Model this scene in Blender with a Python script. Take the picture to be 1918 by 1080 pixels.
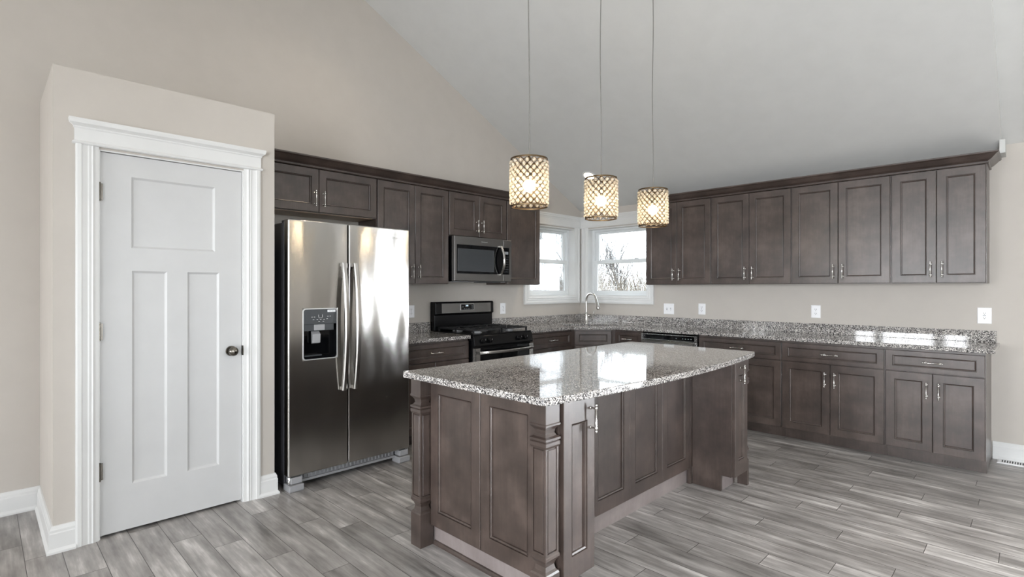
import bpy, bmesh, math, random
from math import pi, sin, cos, radians as R
from mathutils import Vector, Matrix
from mathutils.geometry import tessellate_polygon

for o in list(bpy.data.objects):
    bpy.data.objects.remove(o)
SC = bpy.context.scene
COL = SC.collection

# ------------------------------------------------------------------ camera, sky, daylight, exposure
cam_d = bpy.data.cameras.new('camera')
cam = bpy.data.objects.new('camera', cam_d)
COL.objects.link(cam)
cam.location = (4.343, -5.670, 1.343)
cam.rotation_euler = (R(90), 0, R(44.806))
cam_d.sensor_width = 36.0
cam_d.lens = 990.5 / 1918 * 36.0
cam_d.clip_start = 0.05
SC.camera = cam

world = bpy.data.worlds.new('overcast_sky')
SC.world = world
world.use_nodes = True
wn = world.node_tree
wbg = wn.nodes['Background']
wbg.inputs['Color'].default_value = (0.86, 0.94, 1.0, 1)
wbg.inputs['Strength'].default_value = 6.5

SC.view_settings.view_transform = 'Standard'
SC.view_settings.look = 'None'
SC.view_settings.gamma = 1.0
SC.view_settings.use_curve_mapping = False
SC.view_settings.exposure = -0.15
SC.cycles.use_denoising = True
SC.cycles.max_bounces = 10
SC.cycles.diffuse_bounces = 6
SC.cycles.glossy_bounces = 5
SC.cycles.transparent_max_bounces = 16
SC.cycles.caustics_reflective = False
SC.cycles.caustics_refractive = False
SC.cycles.sample_clamp_indirect = 15.0


def area(name, loc, rot, sx, sy, power, col):
    d = bpy.data.lights.new(name, 'AREA')
    d.shape = 'RECTANGLE'
    d.size = sx
    d.size_y = sy
    d.energy = power
    d.color = col
    o = bpy.data.objects.new(name, d)
    COL.objects.link(o)
    o.location = loc
    o.rotation_euler = rot
    return o


DAY = (0.97, 0.98, 1.0)
COOL = (0.92, 0.96, 1.0)
# daylight entering by the windows behind and beside the camera and through the patio door
area('daylight_front_window', (2.15, -10.22, 1.45), (R(90), 0, 0), 2.2, 1.5, 260, DAY)
area('daylight_front_large', (6.2, -10.22, 1.33), (R(90), 0, 0), 2.6, 1.95, 760, COOL)
area('daylight_gable_window', (8.72, -5.2, 1.6), (0, R(90), 0), 2.0, 4.4, 70, COOL)
area('daylight_patio_door', (6.4, 0.22, 1.05), (R(-90), 0, 0), 1.1, 2.1, 640, COOL)
for nm, loc, rot in (('daylight_sink_window', (0.57, 0.17, 1.68), (R(-90), 0, 0)), ('daylight_range_window', (-0.17, -0.57, 1.68), (0, R(-90), 0))):
    area(nm, loc, rot, 0.86, 0.86, 1, DAY).data.cycles.is_portal = True


# ------------------------------------------------------------------ materials
def lin(r, g=None, b=None):
    if g is None:
        g = b = r
    f = lambda c: (c / 255 / 12.92) if c / 255 <= 0.04045 else ((c / 255 + 0.055) / 1.055) ** 2.4
    return (f(r), f(g), f(b), 1)


class NT:
    def __init__(s, name):
        s.m = bpy.data.materials.new(name)
        s.m.use_nodes = True
        s.t = s.m.node_tree
        s.p = s.t.nodes['Principled BSDF']
        s.out = s.t.nodes['Material Output']

    def n(s, kind, **kw):
        nd = s.t.nodes.new('ShaderNode' + kind)
        for k, v in kw.items():
            if k.startswith('i_'):
                nd.inputs[k[2:].replace('_', ' ')].default_value = v
            else:
                setattr(nd, k, v)
        return nd

    def l(s, a, b):
        s.t.links.new(a, b)

    def math(s, op, a, b=None):
        nd = s.n('Math', operation=op)
        for i, v in enumerate((a, b)):
            if v is None:
                continue
            if isinstance(v, (int, float)):
                nd.inputs[i].default_value = v
            else:
                s.l(v, nd.inputs[i])
        return nd.outputs[0]

    def ramp(s, fac, stops, interp='LINEAR'):
        r = s.n('ValToRGB')
        r.color_ramp.interpolation = interp
        e = r.color_ramp.elements
        while len(e) < len(stops):
            e.new(0.5)
        for i, (p, c) in enumerate(stops):
            e[i].position = p
            e[i].color = c
        s.l(fac, r.inputs[0])
        return r.outputs[0]

    def coords(s, scale=(1, 1, 1), kind='Object'):
        tc = s.n('TexCoord')
        mp = s.n('Mapping')
        mp.inputs['Scale'].default_value = scale
        s.l(tc.outputs[kind], mp.inputs['Vector'])
        return mp.outputs[0]

    def noise(s, vec, scale, detail=4, rough=0.6):
        nd = s.n('TexNoise')
        nd.inputs['Scale'].default_value = scale
        nd.inputs['Detail'].default_value = detail
        nd.inputs['Roughness'].default_value = rough
        s.l(vec, nd.inputs['Vector'])
        return nd.outputs['Fac']

    def bump(s, h, strength, dist=0.002):
        b = s.n('Bump')
        b.inputs['Strength'].default_value = strength
        b.inputs['Distance'].default_value = dist
        s.l(h, b.inputs['Height'])
        s.l(b.outputs[0], s.p.inputs['Normal'])

    def setp(s, **kw):
        for k, v in kw.items():
            s.p.inputs[k.replace('_', ' ')].default_value = v


def plain(name, col, rough=0.5, metal=0.0, spec=0.5, bump=0, bscale=300):
    m = NT(name)
    m.setp(Base_Color=col, Roughness=rough, Metallic=metal)
    m.p.inputs['Specular IOR Level'].default_value = spec
    v = m.coords()
    f = m.noise(v, 6, 3)
    k = 0.97
    c2 = (col[0] * k, col[1] * k, col[2] * k, 1)
    m.l(m.ramp(f, [(0.35, col), (0.65, c2)]), m.p.inputs['Base Color'])
    if bump:
        m.bump(m.noise(v, bscale, 2), bump, 0.001)
    return m.m


M = {}
M['wall'] = plain('wall_paint_greige', lin(191, 185, 178), 0.85, spec=0.25, bump=0.08)
M['ceiling'] = plain('ceiling_paint', lin(203, 203, 201), 0.9, spec=0.2, bump=0.08)
M['trim'] = plain('white_trim_paint', lin(216, 216, 215), 0.35, spec=0.4)
M['door'] = plain('white_door_paint', lin(198, 198, 198), 0.4, spec=0.4)
M['vinyl'] = plain('white_window_vinyl', lin(226, 229, 230), 0.35)
M['plate'] = plain('white_plastic', lin(242, 242, 244), 0.3)
M['slot'] = plain('dark_slot', lin(40, 38, 36), 0.6)
M['nickel'] = plain('brushed_nickel', lin(205, 202, 198), 0.22, 1.0)
M['chrome'] = plain('polished_chrome', lin(225, 225, 225), 0.08, 1.0)
M['pewter'] = plain('dark_satin_nickel', lin(120, 115, 108), 0.2, 1.0)
M['black'] = plain('black_enamel', lin(9, 9, 11), 0.22, spec=0.28)
M['blackglass'] = plain('black_glass', lin(9, 10, 12), 0.05, spec=0.35)
M['castiron'] = plain('cast_iron', lin(26, 26, 28), 0.45)
M['greyplastic'] = plain('grey_plastic', lin(150, 150, 152), 0.4)
M['charcoal'] = plain('charcoal_panel', lin(62, 65, 68), 0.25)
M['fridgeside'] = plain('fridge_side_grey', lin(62, 62, 66), 0.35)
M['silverprint'] = plain('silver_print', lin(205, 205, 205), 0.3, 0.6)
M['lightgrey'] = plain('light_grey_print', lin(150, 155, 160), 0.4)
M['shadowgap'] = plain('dark_recess', lin(22, 20, 19), 0.8)
M['wire'] = plain('bronze_wire', lin(100, 84, 64), 0.35, 1.0)
M['cord'] = plain('grey_cord', lin(112, 110, 106), 0.4)


def cabinet_wood(name, base, dark, light, rough=0.36):
    m = NT(name)
    v = m.coords((1, 1, 1))
    vg = m.coords((14, 14, 1.2))
    f1 = m.noise(v, 5.0, 5, 0.6)
    f2 = m.noise(vg, 5.0, 6, 0.65)
    mix = m.math('ADD', m.math('MULTIPLY', f1, 0.78), m.math('MULTIPLY', f2, 0.22))
    c = m.ramp(mix, [(0.34, dark), (0.5, base), (0.66, light)])
    m.l(c, m.p.inputs['Base Color'])
    m.setp(Roughness=rough)
    m.p.inputs['Coat Weight'].default_value = 0.5
    m.p.inputs['Coat Roughness'].default_value = 0.28
    return m.m


M['wood'] = cabinet_wood('grey_stained_maple', lin(67, 56, 51), lin(50, 41, 37), lin(87, 74, 68))
M['toewood'] = cabinet_wood('pale_toe_board', lin(128, 118, 116), lin(116, 106, 104), lin(142, 132, 129), 0.55)
M['underside'] = cabinet_wood('natural_underside', lin(176, 150, 122), lin(160, 134, 108), lin(190, 166, 140), 0.5)


def granite():
    m = NT('speckled_granite')
    v = m.coords()
    vo = m.n('TexVoronoi', i_Scale=235.0)
    m.l(v, vo.inputs['Vector'])
    sep = m.n('SeparateColor')
    m.l(vo.outputs['Color'], sep.inputs[0])
    base = m.ramp(sep.outputs[0], [(0.0, lin(24, 24, 26)), (0.19, lin(80, 79, 82)), (0.36, lin(146, 144, 143)),
                                   (0.60, lin(186, 184, 182)), (0.82, lin(232, 230, 228))], 'CONSTANT')
    big = m.noise(v, 26, 4, 0.7)
    shade = m.ramp(big, [(0.35, lin(196, 184, 172)), (0.6, lin(238, 232, 226))])
    mx = m.n('MixRGB', blend_type='MULTIPLY')
    mx.inputs[0].default_value = 0.45
    m.l(base, mx.inputs[1])
    m.l(shade, mx.inputs[2])
    m.l(mx.outputs[0], m.p.inputs['Base Color'])
    m.setp(Roughness=0.05)
    m.p.inputs['Specular IOR Level'].default_value = 0.85
    return m.m


M['granite'] = granite()


def steel(name, tangent, col=lin(192, 190, 187), rough=0.17, aniso=0.92, wav=0.0):
    m = NT(name)
    m.setp(Base_Color=col, Metallic=1.0, Roughness=rough)
    m.p.inputs['Anisotropic'].default_value = aniso
    c = m.n('CombineXYZ')
    for i in range(3):
        c.inputs[i].default_value = tangent[i]
    m.l(c.outputs[0], m.p.inputs['Tangent'])
    if wav:
        m.bump(m.noise(m.coords((1.6, 1.6, 0.7)), 2.6, 1, 0.5), wav, 0.02)
    return m.m


M['steel'] = steel('brushed_stainless', (0, 0, 1), wav=0.45)
M['steeldark'] = steel('brushed_stainless_trim', (0, 0, 1), lin(150, 149, 147), 0.28, 0.5)
M['steelx'] = steel('brushed_stainless_across', (0, 0, 1), lin(190, 190, 190), 0.22, 0.5)
M['sinksteel'] = steel('sink_stainless', (1, 0, 0), lin(150, 150, 152), 0.3, 0.0)


def floor_tile():
    m = NT('wood_look_plank_tile')
    W, L = 0.1400, 0.915
    tc = m.n('TexCoord')
    sp = m.n('SeparateXYZ')
    m.l(tc.outputs['Object'], sp.inputs[0])
    x, y = sp.outputs[0], sp.outputs[1]
    yy = m.math('DIVIDE', m.math('ADD', y, 4.675 + 140 * W), W)
    row = m.math('FLOOR', yy)
    fy = m.math('FRACT', yy)
    wn1 = m.n('TexWhiteNoise', noise_dimensions='1D')
    m.l(row, wn1.inputs['W'])
    off = m.math('ADD', m.math('MULTIPLY', row, 0.318), m.math('MULTIPLY', wn1.outputs[0], 0.16))
    xx = m.math('SUBTRACT', m.math('DIVIDE', m.math('ADD', x, 30.0), L), off)
    colm = m.math('FLOOR', xx)
    fx = m.math('FRACT', xx)
    cmb = m.n('CombineXYZ')
    m.l(row, cmb.inputs[0])
    m.l(colm, cmb.inputs[1])
    wn2 = m.n('TexWhiteNoise', noise_dimensions='3D')
    m.l(cmb.outputs[0], wn2.inputs['Vector'])
    rnd = wn2.outputs['Value']
    # streaks along the plank, shifted per plank
    cs = m.n('CombineXYZ')
    m.l(m.math('ADD', m.math('MULTIPLY', x, 1.5), m.math('MULTIPLY', rnd, 37.0)), cs.inputs[0])
    m.l(m.math('MULTIPLY', y, 26.0), cs.inputs[1])
    m.l(m.math('MULTIPLY', rnd, 11.0), cs.inputs[2])
    s1 = m.noise(cs.outputs[0], 1.0, 6, 0.68)
    cs2 = m.n('CombineXYZ')
    m.l(m.math('ADD', m.math('MULTIPLY', x, 3.2), m.math('MULTIPLY', rnd, 19.0)), cs2.inputs[0])
    m.l(m.math('MULTIPLY', y, 13.0), cs2.inputs[1])
    s2 = m.noise(cs2.outputs[0], 1.0, 3, 0.55)
    f = m.math('ADD', m.math('ADD', m.math('MULTIPLY', s1, 0.50), m.math('MULTIPLY', s2, 0.50)),
               m.math('MULTIPLY', m.math('SUBTRACT', rnd, 0.5), 0.10))
    c = m.ramp(f, [(0.30, lin(96, 93, 91)), (0.45, lin(138, 134, 131)), (0.56, lin(166, 162, 159)), (0.70, lin(218, 214, 211))])
    gw, gl = 0.020, 0.0032
    g = m.math('MAXIMUM', m.math('LESS_THAN', fy, gw), m.math('LESS_THAN', fx, gl))
    mx = m.n('MixRGB')
    m.l(g, mx.inputs[0])
    m.l(c, mx.inputs[1])
    mx.inputs[2].default_value = lin(62, 58, 56)
    m.l(mx.outputs[0], m.p.inputs['Base Color'])
    rg = m.ramp(s1, [(0.3, (0.30, 0.30, 0.30, 1)), (0.7, (0.42, 0.42, 0.42, 1))])
    m.l(rg, m.p.inputs['Roughness'])
    h = m.math('SUBTRACT', m.math('MULTIPLY', s1, 0.25), g)
    m.bump(h, 0.25, 0.002)
    return m.m


M['floor'] = floor_tile()


def glass_pane():
    m = NT('window_glass')
    t = m.n('BsdfTransparent')
    g = m.n('BsdfGlossy')
    g.inputs['Roughness'].default_value = 0.02
    fr = m.n('Fresnel')
    fr.inputs['IOR'].default_value = 1.45
    mix = m.n('MixShader')
    m.l(m.math('MULTIPLY', fr.outputs[0], 0.8), mix.inputs[0])
    m.l(t.outputs[0], mix.inputs[1])
    m.l(g.outputs[0], mix.inputs[2])
    m.l(mix.outputs[0], m.out.inputs['Surface'])
    return m.m


M['glass'] = glass_pane()


def crystal():
    m = NT('crystal_bead')
    t = m.n('BsdfTransparent')
    t.inputs[0].default_value = (1, 0.97, 0.92, 1)
    g = m.n('BsdfGlossy')
    g.inputs['Roughness'].default_value = 0.06
    tr = m.n('BsdfTranslucent')
    tr.inputs[0].default_value = (1, 0.93, 0.82, 1)
    a = m.n('MixShader')
    a.inputs[0].default_value = 0.42
    m.l(t.outputs[0], a.inputs[1])
    m.l(tr.outputs[0], a.inputs[2])
    b = m.n('MixShader')
    b.inputs[0].default_value = 0.22
    m.l(a.outputs[0], b.inputs[1])
    m.l(g.outputs[0], b.inputs[2])
    m.l(b.outputs[0], m.out.inputs['Surface'])
    return m.m


M['crystal'] = crystal()


def glow(name, col, strength):
    m = NT(name)
    m.setp(Base_Color=col)
    m.p.inputs['Emission Color'].default_value = col
    m.p.inputs['Emission Strength'].default_value = strength
    return m.m


WARM = (1.0, 0.80, 0.55, 1)
M['bulb'] = glow('lit_bulb', (1.0, 0.83, 0.58, 1), 30.0)
M['lamp'] = glow('lit_downlight', (1.0, 0.84, 0.62, 1), 9.0)
M['display'] = glow('lit_display', (0.75, 0.9, 1.0, 1), 1.2)
M['bark'] = plain('grey_bark', lin(92, 88, 86), 0.9)
M['brush'] = plain('dry_brush', lin(128, 119, 107), 0.9)
M['lawn'] = plain('winter_lawn', lin(112, 106, 84), 0.95)
M['siding'] = plain('outside_siding', lin(200, 200, 198), 0.8)


# ------------------------------------------------------------------ mesh builder
class MB:
    def __init__(s):
        s.v = []
        s.f = []

    def add(s, vs, fs):
        b = len(s.v)
        s.v += [tuple(x) for x in vs]
        s.f += [tuple(i + b for i in f) for f in fs]

    def box(s, x0, x1, y0, y1, z0, z1):
        s.add([(x0, y0, z0), (x1, y0, z0), (x1, y1, z0), (x0, y1, z0), (x0, y0, z1), (x1, y0, z1), (x1, y1, z1), (x0, y1, z1)],
              [(0, 3, 2, 1), (4, 5, 6, 7), (0, 1, 5, 4), (1, 2, 6, 5), (2, 3, 7, 6), (3, 0, 4, 7)])
        return s

    def prism(s, poly, z0, z1):
        n = len(poly)
        s.add([(x, y, z0) for x, y in poly] + [(x, y, z1) for x, y in poly],
              [tuple(range(n))[::-1], tuple(range(n, 2 * n))] + [(i, (i + 1) % n, n + (i + 1) % n, n + i) for i in range(n)])
        return s

    def prism_axis(s, poly, a0, a1, f):
        """poly in 2-D swept between a0 and a1; f maps (p, q, a) to xyz"""
        n = len(poly)
        s.add([f(p, q, a0) for p, q in poly] + [f(p, q, a1) for p, q in poly],
              [tuple(range(n)), tuple(range(n, 2 * n))[::-1]] + [(i, n + i, n + (i + 1) % n, (i + 1) % n) for i in range(n)])
        return s

    def loops(s, loops, cap0=True, cap1=True, closed=True):
        n = len(loops[0])
        vs = [p for lp in loops for p in lp]
        fs = []
        for k in range(len(loops) - 1):
            for i in range(n if closed else n - 1):
                j = (i + 1) % n
                fs.append((k * n + i, k * n + j, (k + 1) * n + j, (k + 1) * n + i))
        if cap0:
            fs.append(tuple(range(n))[::-1])
        if cap1:
            fs.append(tuple(range((len(loops) - 1) * n, len(loops) * n)))
        s.add(vs, fs)
        return s

    def tube(s, pts, r, n=10, caps=True):
        pts = [Vector(p) for p in pts]
        if not isinstance(r, (list, tuple)):
            r = [r] * len(pts)
        lps = []
        up = None
        for i, p in enumerate(pts):
            t = (pts[min(i + 1, len(pts) - 1)] - pts[max(i - 1, 0)])
            t.normalize()
            if up is None:
                up = Vector((0, 0, 1)) if abs(t.z) < 0.9 else Vector((1, 0, 0))
            a = (up - t * up.dot(t))
            if a.length < 1e-5:
                a = t.orthogonal()
            a.normalize()
            up = a
            b = t.cross(a)
            lps.append([p + (a * cos(2 * pi * k / n) + b * sin(2 * pi * k / n)) * r[i] for k in range(n)])
        return s.loops(lps, caps, caps)

    def lathe(s, prof, c=(0, 0, 0), axis='z', n=24, caps=True):
        lps = []
        for r, h in prof:
            lp = []
            for k in range(n):
                a = 2 * pi * k / n
                u, w = r * cos(a), r * sin(a)
                if axis == 'z':
                    q = (u, w, h)
                elif axis == 'y':
                    q = (u, h, w)
                else:
                    q = (h, u, w)
                lp.append((c[0] + q[0], c[1] + q[1], c[2] + q[2]))
            lps.append(lp)
        return s.loops(lps, caps, caps)

    def sphere(s, c, r, nu=8, nv=6):
        vs = [(c[0], c[1], c[2] - r)]
        fs = []
        for j in range(1, nv):
            b = -pi / 2 + pi * j / nv
            for i in range(nu):
                a = 2 * pi * i / nu
                vs.append((c[0] + r * cos(b) * cos(a), c[1] + r * cos(b) * sin(a), c[2] + r * sin(b)))
        vs.append((c[0], c[1], c[2] + r))
        T = len(vs) - 1
        for i in range(nu):
            j = (i + 1) % nu
            fs.append((0, 1 + j, 1 + i))
            for k in range(nv - 2):
                fs.append((1 + k * nu + i, 1 + k * nu + j, 1 + (k + 1) * nu + j, 1 + (k + 1) * nu + i))
            fs.append((1 + (nv - 2) * nu + i, 1 + (nv - 2) * nu + j, T))
        s.add(vs, fs)
        return s

    def panel(s, x0, x1, z0, z1, yb, t=0.021, rail=0.064, dep=0.010, railz=None):
        """frame-and-recessed-panel front; faces -y, back plane yb"""
        yf = yb - t
        rz = rail if railz is None else railz
        L = lambda i, j, y: [(x0 + i, y, z0 + j), (x1 - i, y, z0 + j), (x1 - i, y, z1 - j), (x0 + i, y, z1 - j)]
        lps = [L(0, 0, yb), L(0, 0, yf + .0025), L(.0025, .0025, yf), L(rail - .006, rz - .006, yf), L(rail - .0045, rz - .0045, yf + .007), L(rail - .0025, rz - .0025, yf + .007),
               L(rail - .001, rz - .001, yf + .002), L(rail + .005, rz + .005, yf + .006), L(rail + .0065, rz + .0065, yf + dep + .003)]
        return s.loops(lps)

    def pull(s, cx, cz, y, vert=True, Ln=0.128, pr=0.031):
        """bar pull with collared posts standing off a face at y (front is -y)"""
        h = Ln / 2
        P = (lambda a, d: (cx, y - d, cz + a)) if vert else (lambda a, d: (cx + a, y - d, cz))
        pts, rr = [], []
        for a, r in ((-h, .003), (-h + .003, .0054), (-h + .009, .0054), (-h + .012, .004), (-h + .015, .0062), (-h + .025, .0062), (-h + .028, .0042),
                     (h - .028, .0042), (h - .025, .0062), (h - .015, .0062), (h - .012, .004), (h - .009, .0054), (h - .003, .0054), (h, .003)):
            pts.append(P(a, pr))
            rr.append(r)
        s.tube(pts, rr, 10)
        for sg in (-1, 1):
            s.tube([P(sg * (h - .021), 0), P(sg * (h - .021), .004), P(sg * (h - .021), .006), P(sg * (h - .021), pr)], [.0075, .0075, .0042, .0042], 8)
        return s

    def build(s, name, mat, parent=None, loc=None, bevel=0, smooth=False, angle=40, segs=2):
        me = bpy.data.meshes.new(name)
        me.from_pydata([tuple(x) for x in s.v], [], s.f)
        bm = bmesh.new()
        bm.from_mesh(me)
        bmesh.ops.recalc_face_normals(bm, faces=bm.faces[:])
        bm.to_mesh(me)
        bm.free()
        me.materials.append(mat)
        if smooth:
            me.shade_smooth()
            me.set_sharp_from_angle(angle=R(angle))
        o = bpy.data.objects.new(name, me)
        COL.objects.link(o)
        if parent:
            o.parent = parent
        if loc:
            o.location = loc
        if bevel:
            b = o.modifiers.new('bevel', 'BEVEL')
            b.width = bevel
            b.segments = segs
            b.limit_method = 'ANGLE'
            b.angle_limit = R(35)
            b.harden_normals = False
        return o


def tag(o, label=None, cat=None, group=None, kind=None):
    if label:
        o['label'] = label
    if cat:
        o['category'] = cat
    if group:
        o['group'] = group
    if kind:
        o['kind'] = kind
    return o


def thing(name, label, cat, loc=(0, 0, 0), rz=0, group=None, kind=None):
    o = bpy.data.objects.new(name, None)
    o.empty_display_size = 0.1
    COL.objects.link(o)
    o.location = loc
    o.rotation_euler = (0, 0, rz)
    return tag(o, label, cat, group, kind)


def struct(o):
    o['kind'] = 'structure'
    return o


def text_part(txt, size, name, mat, parent, x, y, z, depth=0.0006):
    cu = bpy.data.curves.new(name, 'FONT')
    cu.body = txt
    cu.size = size
    cu.extrude = depth
    cu.align_x = 'CENTER'
    cu.align_y = 'CENTER'
    tmp = bpy.data.objects.new(name + '_curve', cu)
    COL.objects.link(tmp)
    dg = bpy.context.evaluated_depsgraph_get()
    me = bpy.data.meshes.new_from_object(tmp.evaluated_get(dg))
    bpy.data.objects.remove(tmp)
    bpy.data.curves.remove(cu)
    me.transform(Matrix(((1, 0, 0, x), (0, 0, -1, y), (0, 1, 0, z), (0, 0, 0, 1))))
    me.materials.clear()
    me.materials.append(mat)
    me.name = name
    o = bpy.data.objects.new(name, me)
    COL.objects.link(o)
    o.parent = parent
    return o


def grid_wall(mb, a0, a1, b0, b1, holes, d0, d1, f):
    """rectangular wall with rectangular holes; f(a, b, d) -> xyz"""
    A = sorted({a0, a1, *[h[0] for h in holes], *[h[1] for h in holes]})
    B = sorted({b0, b1, *[h[2] for h in holes], *[h[3] for h in holes]})
    inh = lambda a, b: any(h[0] < a < h[1] and h[2] < b < h[3] for h in holes)
    q = lambda ps: mb.add([f(*p) for p in ps], [(0, 1, 2, 3)])
    solid = {}
    for i in range(len(A) - 1):
        for j in range(len(B) - 1):
            solid[i, j] = not inh((A[i] + A[i + 1]) / 2, (B[j] + B[j + 1]) / 2)
    for (i, j), sld in solid.items():
        if not sld:
            continue
        x0, x1, y0, y1 = A[i], A[i + 1], B[j], B[j + 1]
        for d in (d0, d1):
            q([(x0, y0, d), (x1, y0, d), (x1, y1, d), (x0, y1, d)])
        if not solid.get((i - 1, j)):
            q([(x0, y0, d0), (x0, y1, d0), (x0, y1, d1), (x0, y0, d1)])
        if not solid.get((i + 1, j)):
            q([(x1, y0, d0), (x1, y1, d0), (x1, y1, d1), (x1, y0, d1)])
        if not solid.get((i, j - 1)):
            q([(x0, y0, d0), (x1, y0, d0), (x1, y0, d1), (x0, y0, d1)])
        if not solid.get((i, j + 1)):
            q([(x0, y1, d0), (x1, y1, d0), (x1, y1, d1), (x0, y1, d1)])
    return mb


def weld(o):
    bm = bmesh.new()
    bm.from_mesh(o.data)
    bmesh.ops.remove_doubles(bm, verts=bm.verts[:], dist=1e-5)
    bmesh.ops.recalc_face_normals(bm, faces=bm.faces[:])
    bm.to_mesh(o.data)
    bm.free()
    return o


# ------------------------------------------------------------------ room shell
KZ, SL = 2.374, 0.497            # knee wall height, slope of the vault
XR, YF, RID = 8.5, -10.0, -5.0   # right wall, front wall, ridge
X1 = 4.15                        # where the lower kitchen vault ends
HZ = 2.47                        # where the higher vault meets the back wall
zs = lambda y, b=KZ: b + SL * -y

floor = struct(MB().box(-0.16, XR + 0.16, YF - 0.16, 0.16, -0.08, 0).build('floor', M['floor']))

WA, WB = (0.121, 1.024, 1.240, 2.127), (5.85, 6.95, 0.0, 2.1)
w = grid_wall(MB(), -0.0, XR, 0, HZ, [WA, WB], 0, 0.16, lambda a, b, d: (a, d, b)).build('wall_back', M['wall'])
struct(weld(w))

LA = (-1.024, -0.121, 1.240, 2.127)
m = grid_wall(MB(), YF, 0.16, 0, KZ, [LA], -0.16, 0, lambda a, b, d: (d, a, b))
m.prism_axis([(0.16, KZ), (RID, zs(RID)), (YF, KZ)], -0.16, 0, lambda p, q, a: (a, p, q))
struct(weld(m.build('wall_left', M['wall'])))

FH = [(1.04, 3.25, 0.7, 2.2), (4.9, 7.5, 0.35, 2.3)]
m = grid_wall(MB(), 0, XR, 0, HZ, FH, YF - 0.16, YF, lambda a, b, d: (a, d, b))
struct(weld(m.build('wall_front', M['wall'])))
RH = [(-7.4, -3.0, 0.6, 2.6)]
m = grid_wall(MB(), YF - 0.16, 0.16, 0, HZ + 0.1, RH, XR, XR + 0.16, lambda a, b, d: (d, a, b))
m.prism_axis([(0.16, HZ + 0.1), (RID, zs(RID, HZ) + 0.1), (YF - 0.16, HZ + 0.1)], XR, XR + 0.16, lambda p, q, a: (a, p, q))
struct(weld(m.build('wall_right', M['wall'])))


def vault(x0, x1, base, t=0.12):
    m = MB()
    ym = RID
    m.prism_axis([(0.0, zs(0.0, base)), (ym, zs(ym, base)), (YF, base), (YF, base + t), (ym, zs(ym, base) + t), (0.0, zs(0.0, base) + t)],
                 x0, x1, lambda p, q, a: (a, p, q))
    return m


c1 = struct(vault(0.0, X1, KZ, 0.19).build('ceiling', M['ceiling']))
c2 = struct(vault(X1, XR, HZ).build('ceiling', M['ceiling']))
# short return where the lower vault stops at the back wall
struct(MB().box(X1 - 0.012, 4.171, -0.20, 0.0, KZ - 0.002, HZ + 0.004).build('trim_1', M['ceiling']))

# pantry box: front, side, return and lid
PX, PY0, PY1, PZ = 0.7926, -5.408, -4.307, 2.485
DY0, DY1, DZ = -5.222, -4.498, 2.085
m = grid_wall(MB(), PY0, PY1, 0, PZ, [(DY0, DY1, 0, DZ)], PX - 0.115, PX, lambda a, b, d: (d, a, b))
struct(weld(m.build('wall_pantry_front', M['wall'])))
struct(MB().box(0.0, PX - 0.115, PY0, PY0 + 0.11, 0, PZ).build('wall_pantry_side', M['wall']))
struct(MB().box(0.0, PX - 0.115, PY1 - 0.11, PY1, 0, PZ).build('wall_pantry_return', M['wall']))
struct(MB().box(0.0, PX - 0.115, PY0 + 0.11, PY1 - 0.11, PZ - 0.11, PZ).build('ceiling_pantry', M['wall']))

# ------------------------------------------------------------------ baseboards
BBP = [(0.0, 0.0), (0.026, 0.0), (0.026, 0.010), (0.016, 0.024), (0.016, 0.098), (0.013, 0.104), (0.013, 0.116), (0.006, 0.134), (0.0, 0.136)]


def baseboard(name, path, mat=None):
    """path: list of (x, y) on the wall face, room to the left of the travel direction"""
    lps = []
    n = len(path)
    for i, (x, y) in enumerate(path):
        ns = []
        for a, b in ((i - 1, i), (i, i + 1)):
            if 0 <= a and b < n:
                d = Vector((path[b][0] - path[a][0], path[b][1] - path[a][1])).normalized()
                ns.append(Vector((-d.y, d.x)))
        if len(ns) == 2:
            nn = (ns[0] + ns[1])
            nn = nn / nn.length_squared * 2 if nn.length > 1e-6 else ns[0]
        else:
            nn = ns[0]
        lps.append([(x + nn.x * o, y + nn.y * o, h) for o, h in BBP])
    return struct(MB().loops(lps).build(name, mat or M['trim']))


baseboard('baseboard_left', [(0.0, PY0 - 0.001), (0.0, YF)])
baseboard('baseboard_pantry', [(PX, -5.318), (PX, PY0), (0.03, PY0)])
baseboard('baseboard_pantry_return', [(PX - 0.02, PY1), (PX, PY1), (PX, -4.411)])
baseboard('baseboard_back', [(5.78, 0.0), (4.092, 0.0)])
baseboard('baseboard_right', [(XR, YF), (XR, 0.0)])
baseboard('baseboard_front', [(0.0, YF), (XR, YF)])

# ------------------------------------------------------------------ pantry door (local frame: x along +y world, front -y = +x world)
d1 = thing('door_1', 'white three panel pantry door with nickel knob beside the refrigerator', 'door', (PX, DY0, 0), pi / 2, kind='structure')
W_ = DY1 - DY0
slab = MB()
X0, X1_, Z0, Z1_ = 0.008, W_ - 0.008, 0.016, DZ - 0.010
panels = [(0.145, 0.565, 1.567, 1.960), (0.148, 0.315, 0.262, 1.440), (0.418, 0.588, 0.262, 1.440)]
A = sorted({X0, X1_, *[p[0] for p in panels], *[p[1] for p in panels]})
B = sorted({Z0, Z1_, *[p[2] for p in panels], *[p[3] for p in panels]})
yf, yb = 0.012, 0.047
for i in range(len(A) - 1):
    for j in range(len(B) - 1):
        cx, cz = (A[i] + A[i + 1]) / 2, (B[j] + B[j + 1]) / 2
        if not any(p[0] < cx < p[1] and p[2] < cz < p[3] for p in panels):
            slab.add([(A[i], yf, B[j]), (A[i + 1], yf, B[j]), (A[i + 1], yf, B[j + 1]), (A[i], yf, B[j + 1])], [(0, 1, 2, 3)])
for p in panels:
    L = lambda i, y: [(p[0] + i, y, p[2] + i), (p[1] - i, y, p[2] + i), (p[1] - i, y, p[3] - i), (p[0] + i, y, p[3] - i)]
    slab.loops([L(0, yf), L(0.010, yf + 0.009), L(0.013, yf + 0.010)], cap0=False)
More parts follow.
